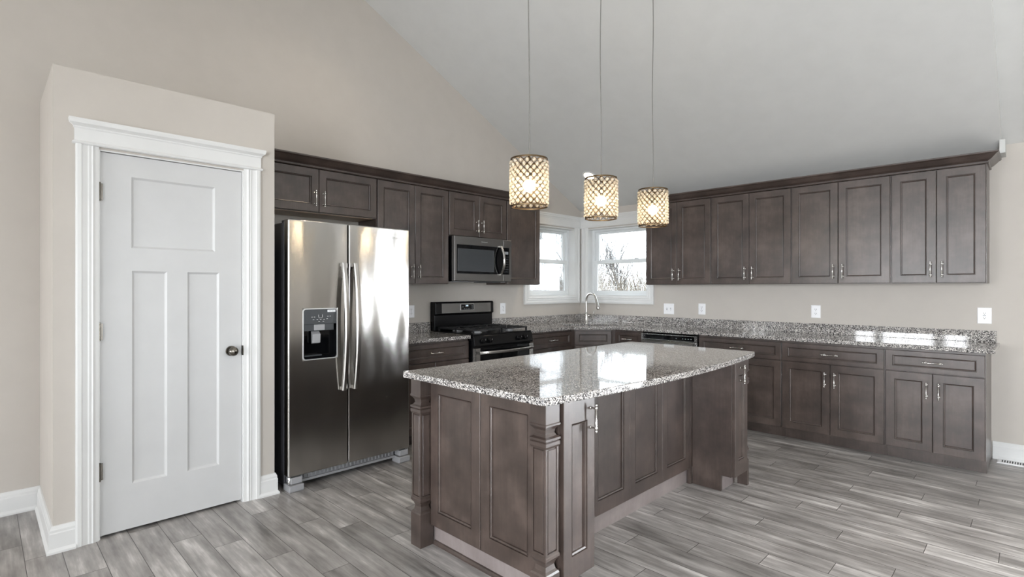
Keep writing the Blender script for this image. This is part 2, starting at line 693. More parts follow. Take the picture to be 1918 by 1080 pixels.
L = lambda y: [(X0, y, Z0), (X1_, y, Z0), (X1_, y, Z1_), (X0, y, Z1_)]
slab.loops([L(yf), L(yb)], cap0=False)
weld(slab.build('door_slab', M['door'], d1))
jm = MB()
jm.box(0.0, 0.006, 0.0, 0.115, 0, DZ).box(W_ - 0.006, W_, 0.0, 0.115, 0, DZ).box(0.006, W_ - 0.006, 0.0, 0.115, DZ - 0.007, DZ)
jm.box(0.006, 0.020, 0.049, 0.062, 0, DZ - 0.008).box(W_ - 0.020, W_ - 0.006, 0.049, 0.062, 0, DZ - 0.008)
jm.build('door_jamb', M['trim'], d1)
CAS = [(0.0, 0.0), (0.0, 0.017), (0.008, 0.020), (0.024, 0.020), (0.028, 0.015), (0.050, 0.012), (0.056, 0.015), (0.066, 0.013), (0.072, 0.017), (0.082, 0.011), (0.098, 0.009), (0.098, 0.0)]
for xe, sg in ((-0.098, 1), (W_ + 0.098, -1)):
    MB().prism_axis([(xe + sg * a, -b) for a, b in CAS], 0, DZ + 0.012, lambda p, q, a: (p, q, a)).build('door_casing', M['trim'], d1)
HEAD = [(0.0, 0.0), (0.016, 0.0), (0.022, 0.004), (0.024, 0.009), (0.022, 0.014), (0.016, 0.018), (0.014, 0.022), (0.014, 0.082), (0.018, 0.088), (0.018, 0.094), (0.024, 0.100), (0.034, 0.108), (0.038, 0.122), (0.038, 0.132), (0.0, 0.132)]


def head_trim(mb, x0, x1, z, prof=HEAD, yb=0.0, returns=(True, True)):
    """cornice along local x, mitred returns at the ends"""
    lps = []
    for k, xe, sg in ((0, x0, -1), (1, x1, 1)):
        if returns[k]:
            a = [(xe, yb, z + h) for o, h in prof]
            b = [(xe + sg * max(0, o - 0.012), yb - o, z + h) for o, h in prof]
            a = [(xe + sg * max(0, o - 0.012), yb, z + h) for o, h in prof]
            lps += [a, b] if k == 0 else [b, a]
        else:
            lps.append([(xe, yb - o, z + h) for o, h in prof])
    return mb.loops(lps)


head_trim(MB(), -0.100, W_ + 0.100, DZ + 0.010).build('door_head_casing', M['trim'], d1)
for hz in (1.861, 1.112, 0.362):
    h = MB().tube([(0.004, -0.004, hz - 0.045), (0.004, -0.004, hz + 0.045)], 0.0055, 10)
    h.tube([(0.004, -0.004, hz - 0.050), (0.004, -0.004, hz - 0.046)], 0.004, 8).tube([(0.004, -0.004, hz + 0.046), (0.004, -0.004, hz + 0.050)], 0.004, 8)
    h.box(-0.008, 0.004, -0.003, 0.008, hz - 0.044, hz + 0.044).box(0.004, 0.018, 0.002, 0.0125, hz - 0.044, hz + 0.044)
    h.build('hinge', M['pewter'], d1, smooth=True)
kx, kz = -4.566 - DY0, 0.955
k = MB().lathe([(0.0, -0.052), (0.014, -0.051), (0.024, -0.046), (0.0285, -0.036), (0.027, -0.026), (0.019, -0.018), (0.011, -0.014), (0.011, 0.004), (0.030, 0.005), (0.032, 0.009), (0.032, 0.012)], (kx, 0, kz), 'y', 28)
k.build('door_knob', M['pewter'], d1, smooth=True)
MB().box(W_ - 0.006, W_ + 0.001, -0.001, 0.030, kz - 0.030, kz + 0.030).build('strike_plate', M['pewter'], d1)

# ------------------------------------------------------------------ corner windows
WHEAD = [(0.0, 0.0), (0.020, 0.0), (0.022, 0.006), (0.022, 0.016), (0.018, 0.020), (0.018, 0.085), (0.022, 0.092), (0.026, 0.104), (0.034, 0.112), (0.034, 0.124), (0.040, 0.132), (0.040, 0.148), (0.0, 0.148)]
WCAS = [(0.0, 0.0), (0.0, 0.021), (0.010, 0.023), (0.022, 0.023), (0.026, 0.017), (0.046, 0.014), (0.052, 0.018), (0.066, 0.015), (0.072, 0.019), (0.084, 0.013), (0.100, 0.010), (0.100, 0.0)]


def corner_window(name, label, loc, rz, mirror):
    """local frame: x from the corner outward along the wall when mirror is False, front is -y"""
    t = thing(name, label, 'window', loc, rz, kind='structure')
    mx = (lambda x: -x) if mirror else (lambda x: x)
    xa, xb, za, zb = 0.133, 1.012, 1.252, 2.115

    def bx(m, x0, x1, y0, y1, z0, z1):
        p, q = sorted((mx(x0), mx(x1)))
        m.box(p, q, y0, y1, z0, z1)
        return m
    # picture-frame casing, mitred at the two lower corners
    m = MB()
    o_l, o_r, o_b, o_t = xa - 0.102, xb + 0.090, za - 0.100, zb + 0.024
    lps = []
    for px, pz, sx, sz in ((o_l, o_t, 1, 0), (o_l, o_b, 1, 1), (o_r, o_b, -1, 1), (o_r, o_t, -1, 0)):
        lps.append([(mx(px + sx * a), -b, pz + sz * a) for a, b in WCAS])
    m.loops(lps)
    m.build('window_casing', M['trim'], t)
    # jamb liner
    m = MB()
    bx(m, xa - 0.012, xa, 0.0, 0.125, za, zb)
    bx(m, xb, xb + 0.012, 0.0, 0.125, za, zb)
    bx(m, xa - 0.012, xb + 0.012, 0.0, 0.125, za - 0.012, za)
    bx(m, xa - 0.012, xb + 0.012, 0.0, 0.125, zb, zb + 0.012)
    m.build('window_jamb', M['trim'], t)
    # vinyl frame
    m = MB()
    fw = 0.036
    bx(m, xa, xa + fw, 0.088, 0.155, za, zb)
    bx(m, xb - fw, xb, 0.088, 0.155, za, zb)
    bx(m, xa + fw, xb - fw, 0.088, 0.155, za, za + 0.030)
    bx(m, xa + fw, xb - fw, 0.088, 0.155, zb - 0.026, zb)
    m.build('window_frame', M['vinyl'], t, bevel=0.003)
    zm = 1.690
    for nm, y0, y1, s0, s1, inset in (('upper_sash', 0.124, 0.150, zm - 0.022, zb - 0.026, 0.044), ('lower_sash', 0.094, 0.120, za + 0.030, zm + 0.024, 0.038)):
        m = MB()
        x0, x1 = xa + fw, xb - fw
        bt = 0.046 if nm == 'upper_sash' else 0.034
        tp = 0.030 if nm == 'upper_sash' else 0.046
        bx(m, x0, x0 + inset, y0, y1, s0, s1)
        bx(m, x1 - inset, x1, y0, y1, s0, s1)
        bx(m, x0 + inset, x1 - inset, y0, y1, s0, s0 + bt)
        bx(m, x0 + inset, x1 - inset, y0, y1, s1 - tp, s1)
        so = m.build(nm, M['vinyl'], t, bevel=0.003)
        g = MB()
        bx(g, x0 + inset - .004, x1 - inset + .004, (y0 + y1) / 2 - 0.002, (y0 + y1) / 2 + 0.002, s0 + bt - .004, s1 - tp + .004)
        g.build('glass_pane', M['glass'], so)
        if nm == 'lower_sash':
            k = MB()
            for lx in (0.36, 0.80):
                bx(k, lx - 0.025, lx + 0.025, y0 + 0.002, y0 + 0.018, s1, s1 + 0.010)
            k.build('sash_lock', M['vinyl'], so, bevel=0.002)
    # head frieze running into the corner
    m = MB()
    if mirror:
        head_trim(m, -1.150, -0.0005, zb + 0.024, WHEAD, 0.0, (False, False))
    else:
        head_trim(m, 0.0005, 1.160, zb + 0.024, WHEAD, 0.0, (False, False))
    m.build('window_head_casing', M['trim'], t)
    return t


corner_window('window_1', 'white double hung window right of the room corner above the sink', (0, 0, 0), 0, False)
corner_window('window_2', 'white double hung window left of the room corner beside the range', (0, 0, 0), pi / 2, True)


def big_window(name, label, loc, rz, w, z0, z1, lights, muntins=(2, 3)):
    """window behind the camera; local x along the wall, front -y, opening from 0 to w"""
    t = thing(name, label, 'window', loc, rz, kind='structure')
    m = MB()
    for x0, x1, a, b in ((-0.09, 0, z0 - 0.09, z1 + 0.09), (w, w + 0.09, z0 - 0.09, z1 + 0.09), (0, w, z1, z1 + 0.09), (0, w, max(0, z0 - 0.09), z0)):
        if b > a:
            m.box(x0, x1, -0.02, 0.0, max(0, a), b)
    m.build('window_casing', M['trim'], t, bevel=0.003)
    m = MB()
    g = MB()
    for x0, x1 in lights:
        m.box(x0, x0 + 0.05, 0.03, 0.08, z0, z1).box(x1 - 0.05, x1, 0.03, 0.08, z0, z1)
        m.box(x0 + 0.05, x1 - 0.05, 0.03, 0.08, z0, z0 + 0.05).box(x0 + 0.05, x1 - 0.05, 0.03, 0.08, z1 - 0.05, z1)
        for i in range(1, muntins[0]):
            x = x0 + (x1 - x0) * i / muntins[0]
            m.box(x - 0.01, x + 0.01, 0.045, 0.065, z0 + 0.05, z1 - 0.05)
        for j in range(1, muntins[1]):
            z = z0 + (z1 - z0) * j / muntins[1]
            m.box(x0 + 0.05, x1 - 0.05, 0.045, 0.065, z - 0.01, z + 0.01)
        g.box(x0 + 0.045, x1 - 0.045, 0.052, 0.058, z0 + 0.045, z1 - 0.045)
    for a, b in zip(lights[:-1], lights[1:]):
        m.box(a[1], b[0], 0.0, 0.10, z0, z1)
    m.build('window_frame', M['vinyl'], t)
    g.build('glass_pane', M['glass'], t)
    return t


big_window('window_3', 'triple window with mullions behind the camera', (3.25, YF, 0), pi, 2.21, 0.7, 2.2, [(0, 0.46), (0.59, 1.65), (1.75, 2.21)])
big_window('window_4', 'wide window of the dining side behind the camera', (7.5, YF, 0), pi, 2.6, 0.35, 2.3, [(0, 1.27), (1.33, 2.6)])
big_window('window_5', 'long window in the right hand wall', (XR, -3.0, 0), -pi / 2, 4.4, 0.6, 2.6, [(0, 1.42), (1.49, 2.91), (2.98, 4.4)])
big_window('door_2', 'glazed patio door in the back wall', (5.85, 0, 0), 0, 1.1, 0.0, 2.1, [(0, 1.1)], (1, 1))


# ------------------------------------------------------------------ cabinets
CB = 1.385      # underside of the wall cabinets
CT = 2.300      # top of the wall cabinet boxes
BD, UD = 0.603, 0.302
rng = random.Random(4)


def doors(t, w, z0, z1, n, hz, gap=0.004, side=0.0035, handle=True, y=0.0, hx=None):
    xs = [side + (w - 2 * side) * i / n for i in range(n + 1)]
    for i in range(n):
        d = MB().panel(xs[i] + gap / 2, xs[i + 1] - gap / 2, z0, z1, y).build('door', M['wood'], t)
        if handle:
            if n == 2:
                cx = xs[1] - 0.036 if i == 0 else xs[1] + 0.036
            else:
                cx = hx
            MB().pull(cx, hz, y - 0.021).build('handle', M['nickel'], d, smooth=True)


def upper(label, loc, rz, w, z0=CB, z1=CT, n=2, group=None, hz=None, handle=True, under=None):
    t = thing('wall_cabinet', label, 'cabinet', (loc[0], loc[1], 0), rz, group)
    MB().box(0, w, 0.0, UD, z0, 2.2849).build('cabinet_box', M['wood'], t)
    doors(t, w, z0 + 0.004, 2.281, n, hz or z0 + 0.109, handle=handle)
    if under:
        MB().box(0.02, w - 0.02, 0.02, UD - 0.01, z0 - 0.003, z0).build('underside_panel', under, t)
    return t


# back wall run
ux = [1.176, 1.941, 2.711, 3.478, 4.074]
ul = ['dark wall cabinet with two doors just right of the corner window, behind the farthest pendant',
      'dark two door wall cabinet, second from the corner window on the back wall',
      'dark two door wall cabinet with a warm lamp reflection on its left door',
      'dark narrower two door wall cabinet at the open right end of the back wall row']
for i in range(4):
    upper(ul[i], (ux[i], -UD - 0.001), 0, ux[i + 1] - ux[i] - 0.001)
# left wall run
upper('short dark two door cabinet above the stainless refrigerator', (UD + 0.001, -4.300), pi / 2, 1.034, 1.940, under=M['underside'])
upper('tall dark two door wall cabinet between refrigerator and microwave', (UD + 0.001, -3.264), pi / 2, 0.780)
upper('short dark two door cabinet directly above the microwave', (UD + 0.001, -2.483), pi / 2, 0.779, 1.858)
upper('dark single door wall cabinet between microwave and corner window', (UD + 0.001, -1.703), pi / 2, 0.535, n=1, handle=False)

CROWN = [(0.008, 0.0), (0.012, 0.004), (0.012, 0.010), (0.006, 0.013), (0.006, 0.018), (0.016, 0.024), (0.028, 0.032), (0.042, 0.046), (0.056, 0.060), (0.066, 0.066), (0.070, 0.070), (0.070, 0.080), (-0.045, 0.080), (-0.045, 0.0)]
CRZ = 2.285


def crown(name, label, loc, rz, x0, x1, dep, ret):
    t = MB()
    lps = []
    if ret[0]:
        lps.append([(x0 - o, dep - 0.0005, CRZ + h) for o, h in CROWN])
        lps.append([(x0 - o, -o, CRZ + h) for o, h in CROWN])
    else:
        lps.append([(x0, -o, CRZ + h) for o, h in CROWN])
    if ret[1]:
        lps.append([(x1 + o, -o, CRZ + h) for o, h in CROWN])
        lps.append([(x1 + o, dep - 0.0005, CRZ + h) for o, h in CROWN])
    else:
        lps.append([(x1, -o, CRZ + h) for o, h in CROWN])
    t.loops(lps)
    o = t.build(name, M['wood'])
    o.location = loc
    o.rotation_euler = (0, 0, rz)
    return tag(o, label, 'crown moulding')


crown('crown_moulding', 'dark crown moulding along the top of the back wall cabinets', (0, -0.324, 0), 0, 1.176, 4.074, 0.324, (True, True))
crown('crown_moulding', 'dark crown moulding above the refrigerator and microwave cabinets', (0.324, 0, 0), pi / 2, -4.300, -1.168, 0.324, (False, True))


def base(label, loc, rz, w, n=2, drawer=True, dpull=True, hz=0.573, hx=None, handle=True, endstrip=False):
    t = thing('base_cabinet', label, 'cabinet', (loc[0], loc[1], 0), rz)
    MB().box(0, w, 0.0, BD, 0.100, 0.880).build('cabinet_box', M['wood'], t)
    MB().box(0.0, w, 0.090, 0.105, 0.0, 0.100).box(0.0, 0.018, 0.105, BD, 0, 0.1).box(w - 0.018, w, 0.105, BD, 0, 0.1).build('toe_kick', M['wood'], t)
    dz = 0.862
    if drawer:
        d = MB().panel(0.005, w - 0.005, 0.705, dz, 0.0, rail=0.050, railz=0.042).build('drawer', M['wood'], t)
        if dpull:
            MB().pull(w / 2, 0.783, -0.021, False).build('handle', M['nickel'], d, smooth=True)
        dz = 0.699
    doors(t, w, 0.109, dz, n, hz, handle=handle, hx=hx)
    return t


FY = -BD - 0.001
base('dark two door base cabinet right of the dishwasher, partly hidden by the island', (1.948, FY), 0, 0.774)
base('dark wide drawer base cabinet, second from the right end of the back counter', (2.723, FY), 0, 0.763)
base('dark drawer and two door base cabinet at the right end of the back wall counter', (3.487, FY), 0, 0.597)
base('narrow dark drawer base cabinet between sink corner and dishwasher', (0.963, FY), 0, 0.344, n=1, hx=0.30)
FX = BD + 0.001
base('dark drawer base cabinet between range and sink corner', (FX, -1.662), pi / 2, 0.699, n=2)
base('dark drawer base cabinet between refrigerator and range', (FX, -3.262), pi / 2, 0.776, n=2)

# corner sink base, diagonal front
t = thing('corner_sink_cabinet', 'dark diagonal base cabinet under the corner sink', 'cabinet', (0, 0, 0), 0)
cb = [(0.001, -0.001), (0.960, -0.001), (0.960, -0.604), (0.912, -0.613), (0.613, -0.912), (0.604, -0.960), (0.001, -0.960)]
MB().prism(cb, 0.100, 0.640).build('cabinet_box', M['wood'], t)
MB().prism([(0.960, -0.604), (0.912, -0.613), (0.613, -0.912), (0.604, -0.960), (0.586, -0.960), (0.597, -0.904), (0.904, -0.597), (0.960, -0.586)], 0.640, 0.881).build('face_frame', M['wood'], t)
MB().prism([(0.05, -0.05), (0.955, -0.05), (0.955, -0.52), (0.86, -0.53), (0.53, -0.86), (0.52, -0.955), (0.05, -0.955)], 0, 0.1).build('toe_kick', M['wood'], t)
ang = Matrix.Translation((0.6145, -0.9135, 0)) @ Matrix.Rotation(pi / 4, 4, 'Z')
for nm, z0, z1, rl, rz_ in (('false_drawer_front', 0.705, 0.862, 0.05, 0.042), ('door', 0.109, 0.699, 0.064, None)):
    if nm == 'door':
        for a, b, hx in ((0.006, 0.210, 0.18), (0.212, 0.417, 0.24)):
            d = MB().panel(a, b, z0, z1, 0.0, rail=0.05).build(nm, M['wood'], t)
            d.matrix_local = ang
            MB().pull(hx, 0.573, -0.021).build('handle', M['nickel'], d, smooth=True)
    else:
        d = MB().panel(0.006, 0.417, z0, z1, 0.0, rail=rl, railz=rz_).build(nm, M['wood'], t)
        d.matrix_local = ang

# ------------------------------------------------------------------ granite counters
CTB, CTT, BST = 0.882, 0.914, 1.007


def slab_hole(outer, hole, z0, z1):
    m = MB()
    polys = [[Vector((x, y, 0)) for x, y in outer]] + ([[Vector((x, y, 0)) for x, y in hole]] if hole else [])
    tris = tessellate_polygon(polys)
    pts = list(outer) + list(hole or [])
    n = len(pts)
    vs = [(x, y, z0) for x, y in pts] + [(x, y, z1) for x, y in pts]
    fs = []
    for a, b, c in tris:
        fs += [(a, b, c), (n + a, n + b, n + c)]
    o = 0
    for lp in ([outer, hole] if hole else [outer]):
        k = len(lp)
        for i in range(k):
            j = (i + 1) % k
            fs.append((o + i, o + j, n + o + j, n + o + i))
        o += k
    m.add(vs, fs)
    return m


def rrect(cx, cy, hw, hd, r, ang, n=5):
    pts = []
    for sx, sy, a0 in ((1, 1, 0), (-1, 1, pi / 2), (-1, -1, pi), (1, -1, 3 * pi / 2)):
        for i in range(n + 1):
            a = a0 + pi / 2 * i / n
            x, y = sx * (hw - r) + r * cos(a), sy * (hd - r) + r * sin(a)
            pts.append((cx + x * cos(ang) - y * sin(ang), cy + x * sin(ang) + y * cos(ang)))
    return pts


ct = thing('granite_countertop', 'long L shaped grey speckled granite counter around the sink corner', 'countertop', (0, 0, 0))
outer = [(0.001, -0.001), (4.134, -0.001), (4.134, -0.648), (0.955, -0.648), (0.648, -0.955), (0.648, -1.660), (0.001, -1.660)]
hole = rrect(0.59, -0.59, 0.325, 0.19, 0.05, pi / 4)
slab_hole(outer, hole, CTB, CTT).build('counter_slab', M['granite'], ct, bevel=0.004)
MB().box(0.021, 4.115, -0.021, -0.001, CTT, BST).build('backsplash', M['granite'], ct, bevel=0.002)
MB().box(0.001, 0.021, -1.660, -0.001, CTT, BST).build('backsplash', M['granite'], ct, bevel=0.002)
cl = thing('granite_countertop', 'short grey granite counter between refrigerator and range', 'countertop', (0, 0, 0))
MB().box(0.001, 0.648, -3.270, -2.486, CTB, CTT).build('counter_slab', M['granite'], cl, bevel=0.004)
MB().box(0.001, 0.021, -3.270, -2.486, CTT, BST).build('backsplash', M['granite'], cl, bevel=0.002)

# sink
sk = thing('corner_sink', 'stainless undermount sink set across the counter corner', 'sink', (0.59, -0.59, CTB), pi / 4)
def ring(hw, hd, r, z):
    return [(x, y, z) for x, y in rrect(0, 0, hw, hd, r, 0)]
MB().loops([ring(0.335, 0.200, 0.06, 0.0), ring(0.321, 0.186, 0.05, 0.0), ring(0.317, 0.182, 0.05, -0.012), ring(0.305, 0.170, 0.05, -0.17), ring(0.28, 0.14, 0.05, -0.185)], cap0=False).build('basin', M['sinksteel'], sk, smooth=True)
MB().lathe([(0.045, -0.184), (0.042, -0.181), (0.030, -0.183), (0.0, -0.186)], (0, 0, 0), 'z', 20).build('drain', M['chrome'], sk, smooth=True)
# faucet (front of local frame points into the room, along -y rotated 45 degrees)
fc = thing('kitchen_faucet', 'brushed nickel gooseneck pull down faucet standing behind the corner sink', 'faucet', (0.395, -0.395, CTT), pi / 4 + R(35))
MB().lathe([(0.030, 0), (0.030, 0.004), (0.026, 0.010), (0.023, 0.06), (0.021, 0.12), (0.016, 0.135), (0.014, 0.14)], n=20).build('faucet_base', M['nickel'], fc, smooth=True)
pts, rr = [], []
for z in (0.135, 0.20, 0.26):
    pts.append((0, 0, z))
for i in range(1, 12):
    a = pi - (pi * 0.93) * i / 11
    pts.append((0, -(0.085 + 0.085 * cos(a)), 0.285 + 0.085 * sin(a)))
neck = MB().tube(pts, 0.0125, 12).build('spout_neck', M['nickel'], fc, smooth=True)
e = Vector(pts[-1])
dd = (e - Vector(pts[-2])).normalized()
MB().tube([e - dd * 0.005, e + dd * 0.02, e + dd * 0.08, e + dd * 0.125, e + dd * 0.13], [0.013, 0.0145, 0.018, 0.023, 0.020], 14).build('spray_head', M['nickel'], fc, smooth=True)
lv = MB().tube([(0.018, 0, 0.085), (0.045, 0, 0.087), (0.056, 0, 0.090)], [0.013, 0.012, 0.006], 12)
lv.tube([(0.048, 0, 0.088), (0.085, -0.01, 0.098), (0.112, -0.016, 0.122), (0.118, -0.018, 0.150)], [0.008, 0.006, 0.0055, 0.005], 10)
lv.build('faucet_lever', M['nickel'], fc, smooth=True)

# ------------------------------------------------------------------ dishwasher
dw = thing('dishwasher', 'stainless dishwasher with dark control strip under the back counter', 'dishwasher', (1.311, -0.600, 0))
MB().box(0.002, 0.634, 0.0, 0.58, 0.09, 0.872).build('tub', M['black'], dw)
MB().box(0.004, 0.632, -0.045, 0.0, 0.110, 0.800).build('door', M['steelx'], dw, bevel=0.006)
f = MB().box(0.004, 0.632, -0.030, 0.0, 0.803, 0.866)
f.box(0.004, 0.632, -0.045, -0.030, 0.856, 0.866).box(0.004, 0.632, -0.045, -0.030, 0.803, 0.810).box(0.004, 0.030, -0.045, -0.030, 0.810, 0.856).box(0.604, 0.632, -0.045, -0.030, 0.810, 0.856)
f.build('control_frame', M['steelx'], dw)
cp = MB().box(0.031, 0.603, -0.036, -0.030, 0.811, 0.855).build('control_panel', M['blackglass'], dw)
for x in (0.40, 0.47, 0.50, 0.53, 0.56):
    MB().box(x, x + 0.012, -0.0366, -0.036, 0.828, 0.834).build('control_mark', M['lightgrey'], cp)
m = MB().box(0.01, 0.626, 0.05, 0.06, 0.0, 0.09).build('toe_kick', M['black'], dw)
# folded literature clip hanging at the pocket handle
MB().tube([(0.03, -0.05, 0.79), (0.03, -0.078, 0.785), (0.03, -0.078, 0.785), (0.606, -0.078, 0.785), (0.606, -0.05, 0.79)], 0.008, 8).build('handle', M['steelx'], dw, smooth=True)

# ------------------------------------------------------------------ range (front local -y = world +x)
RW = 0.788
rg = thing('gas_range', 'black and stainless gas range under the microwave', 'range', (0.655, -2.476, 0), pi / 2)
MB().box(0.0, RW, 0.0, 0.640, 0.06, 0.895).build('oven_body', M['black'], rg, bevel=0.003)
for x in (0.03, RW - 0.07):
    for y in (0.04, 0.56):
        MB().box(x, x + 0.04, y, y + 0.04, 0, 0.06).build('leveling_foot', M['black'], rg)
MB().box(0.0, RW, -0.012, 0.600, 0.895, 0.918).build('cooktop', M['black'], rg, bevel=0.006)
cpn = MB().prism_axis([(0.0, 0.80), (-0.030, 0.80), (-0.034, 0.815), (-0.020, 0.900), (0.0, 0.905)], 0.0, RW, lambda p, q, a: (a, p, q)).build('control_panel', M['black'], rg, bevel=0.003)
for i, x in enumerate((0.105, 0.185, 0.585, 0.665)):
    kk = MB().lathe([(0.023, -0.030), (0.025, -0.034), (0.021, -0.040), (0.019, -0.060), (0.016, -0.064), (0.0, -0.065)], (x, 0, 0.856), 'y', 20)
    kk.box(x - 0.005, x + 0.005, -0.070, -0.060, 0.838, 0.876)
    kk.build('burner_knob', M['black'], rg, smooth=True)
    MB().box(x - 0.0015, x + 0.0015, -0.0706, -0.070, 0.862, 0.876).build('knob_mark', M['silverprint'], rg)
od = MB()
od.box(0.004, 0.062, -0.045, 0.0, 0.26, 0.792).box(RW - 0.062, RW - 0.004, -0.045, 0.0, 0.26, 0.792).box(0.062, RW - 0.062, -0.045, 0.0, 0.26, 0.33)
odo = od.build('oven_door', M['steel'], rg, bevel=0.004)
MB().box(0.062, RW - 0.062, -0.042, 0.0, 0.33, 0.790).build('oven_glass', M['blackglass'], odo, bevel=0.002)
lps = []
for i in range(13):
    x = 0.03 + (RW - 0.06) * i / 12
    b = 0.045 + 0.052 * (1 - ((i - 6) / 6) ** 2) ** 0.5 if 0 < i < 12 else 0.045
    b = 0.060 + 0.035 * (1 - ((i - 6) / 6.0) ** 2)
    lps.append([(x, -b - 0.012, 0.738), (x, -b - 0.016, 0.750), (x, -b - 0.012, 0.764), (x, -b, 0.764), (x, -b, 0.738)])
hd = MB().loops(lps)
hd.box(0.030, 0.056, -0.066, -0.044, 0.738, 0.764).box(RW - 0.056, RW - 0.030, -0.066, -0.044, 0.738, 0.764)
hd.build('oven_handle', M['steel'], odo, smooth=True)
MB().box(0.004, RW - 0.004, -0.040, 0.0, 0.075, 0.252).build('storage_drawer', M['steel'], rg, bevel=0.004)
# backguard
bgm = MB().prism_axis([(0.575, 0.918), (0.575, 1.075), (0.553, 1.085), (0.556, 1.195), (0.566, 1.208), (0.640, 1.208), (0.640, 0.918)], 0.0, RW, lambda p, q, a: (a, p, q))
bg_o = bgm.build('backguard', M['black'], rg, bevel=0.004)
MB().prism_axis([(0.5525, 1.093), (0.549, 1.093), (0.5515, 1.190), (0.555, 1.190)], 0.075, RW - 0.045, lambda p, q, a: (a, p, q)).build('backguard_panel', M['steeldark'], bg_o)
MB().prism_axis([(0.549, 1.118), (0.546, 1.118), (0.548, 1.182), (0.551, 1.182)], 0.315, 0.500, lambda p, q, a: (a, p, q)).build('display_frame', M['silverprint'], bg_o)
dsp = MB().prism_axis([(0.5462, 1.121), (0.5452, 1.121), (0.5472, 1.179), (0.5482, 1.179)], 0.321, 0.494, lambda p, q, a: (a, p, q)).build('clock_display', M['blackglass'], bg_o)
text_part('2:03', 0.022, 'clock_digits', M['display'], dsp, 0.40, 0.5455, 1.163)
m = MB()
for x, z in ((0.34, 1.150), (0.36, 1.130), (0.385, 1.130), (0.41, 1.130), (0.43, 1.130), (0.465, 1.160), (0.465, 1.145), (0.465, 1.130)):
    MB().box(x, x + 0.012, 0.5445, 0.546, z, z + 0.004).build('touch_mark', M['lightgrey'], dsp)
# burners and grates
for x, y in ((0.18, 0.14), (0.18, 0.43), (0.394, 0.29), (0.61, 0.14), (0.61, 0.43)):
    MB().lathe([(0.050, 0.918), (0.050, 0.924), (0.036, 0.926), (0.036, 0.936), (0.030, 0.940), (0, 0.941)], (x, y, 0), n=20).build('burner', M['greyplastic'], rg, smooth=True)
for x0, x1 in ((0.03, 0.385), (0.403, RW - 0.03)):
    g = MB()
    z0, z1 = 0.944, 0.958
    g.box(x0, x1, 0.02, 0.036, z0, z1).box(x0, x1, 0.535, 0.551, z0, z1).box(x0, x0 + 0.014, 0.036, 0.535, z0, z1).box(x1 - 0.014, x1, 0.036, 0.535, z0, z1)
    g.box(x0, x1, 0.278, 0.292, z0, z1)
    xm = (x0 + x1) / 2
    g.box(xm - 0.006, xm + 0.006, 0.036, 0.535, z0 + 0.002, z1 + 0.004)
    for cy in (0.14, 0.43):
        for dx, dy in ((1, 1), (-1, 1)):
            g.tube([(xm - dx * 0.10, cy - dy * 0.10, 0.954), (xm + dx * 0.10, cy + dy * 0.10, 0.954)], 0.006, 6)
        g.box(x0, x1, cy - 0.006, cy + 0.006, z0 + 0.002, z1 + 0.004)
    for fx in (x0, x1 - 0.014):
        for fy in (0.02, 0.278, 0.537):
            g.box(fx, fx + 0.014, fy, fy + 0.014, 0.918, z0)
    g.build('burner_grate', M['castiron'], rg)

# ------------------------------------------------------------------ microwave
mw = thing('microwave', 'stainless over the range microwave with curved handle', 'microwave', (0.390, -2.470, 0), pi / 2)
MWW, MZ0, MZ1 = 0.766, 1.413, 1.850
MB().box(0.004, MWW - 0.004, 0.045, 0.388, MZ0, MZ1).build('microwave_body', M['black'], mw, bevel=0.003)
fr = MB()
fx = MWW - 0.115
L4 = lambda x0, x1, z0, z1, y: [(x0, y, z0), (x1, y, z0), (x1, y, z1), (x0, y, z1)]
fr.loops([L4(0, MWW, MZ0 + .004, MZ1, 0.045), L4(0, MWW, MZ0 + .004, MZ1, 0.003), L4(0.004, MWW - 0.004, MZ0 + .008, MZ1 - .004, 0.0), L4(0.028, MWW - 0.028, MZ0 + 0.075, MZ1 - 0.080, 0.0), L4(0.030, MWW - 0.030, MZ0 + 0.077, MZ1 - 0.082, 0.006)])
mf = fr.build('microwave_front', M['steeldark'], mw)
MB().box(0.030, MWW - 0.030, 0.0015, 0.006, MZ0 + 0.077, MZ1 - 0.082).build('window_glass', M['blackglass'], mf)
MB().loops([L4(0.040, 0.520, MZ0 + 0.098, MZ1 - 0.118, 0.0015), L4(0.046, 0.514, MZ0 + 0.104, MZ1 - 0.124, 0.0008)], cap0=False).build('viewing_screen', M['charcoal'], mf)
for a, b in ((MZ0 + 0.008, MZ0 + 0.074), (MZ1 - 0.079, MZ1 - 0.005)):
    MB().box(fx - 0.0015, fx + 0.0015, -0.0008, 0.002, a, b).build('door_seam', M['silverprint'], mf)
m = MB()
for r_ in range(7):
    for c_ in range(3):
        m.box(fx + 0.022 + c_ * 0.020, fx + 0.034 + c_ * 0.020, 0.0008, 0.0016, MZ0 + 0.100 + r_ * 0.026, MZ0 + 0.108 + r_ * 0.026)
m.build('keypad', M['charcoal'], mf)
MB().box(fx + 0.022, fx + 0.074, 0.0006, 0.0016, MZ1 - 0.150, MZ1 - 0.122).build('microwave_display', M['lightgrey'], mf)
lps = []
for i in range(15):
    s = -1 + 2 * i / 14
    z = (MZ0 + MZ1) / 2 + s * 0.148
    b = 0.012 + 0.050 * (1 - s * s)
    x = 0.606
    lps.append([(x - 0.014, -b - 0.006, z), (x - 0.006, -b - 0.012, z), (x + 0.006, -b - 0.012, z), (x + 0.014, -b - 0.006, z), (x + 0.014, -b + 0.004, z), (x - 0.014, -b + 0.004, z)])
h = MB().loops(lps)
for z in ((MZ0 + MZ1) / 2 - 0.143, (MZ0 + MZ1) / 2 + 0.143):
    h.box(0.594, 0.618, -0.020, 0.003, z - 0.008, z + 0.008)
h.build('microwave_handle', M['nickel'], mf, smooth=True, angle=30)
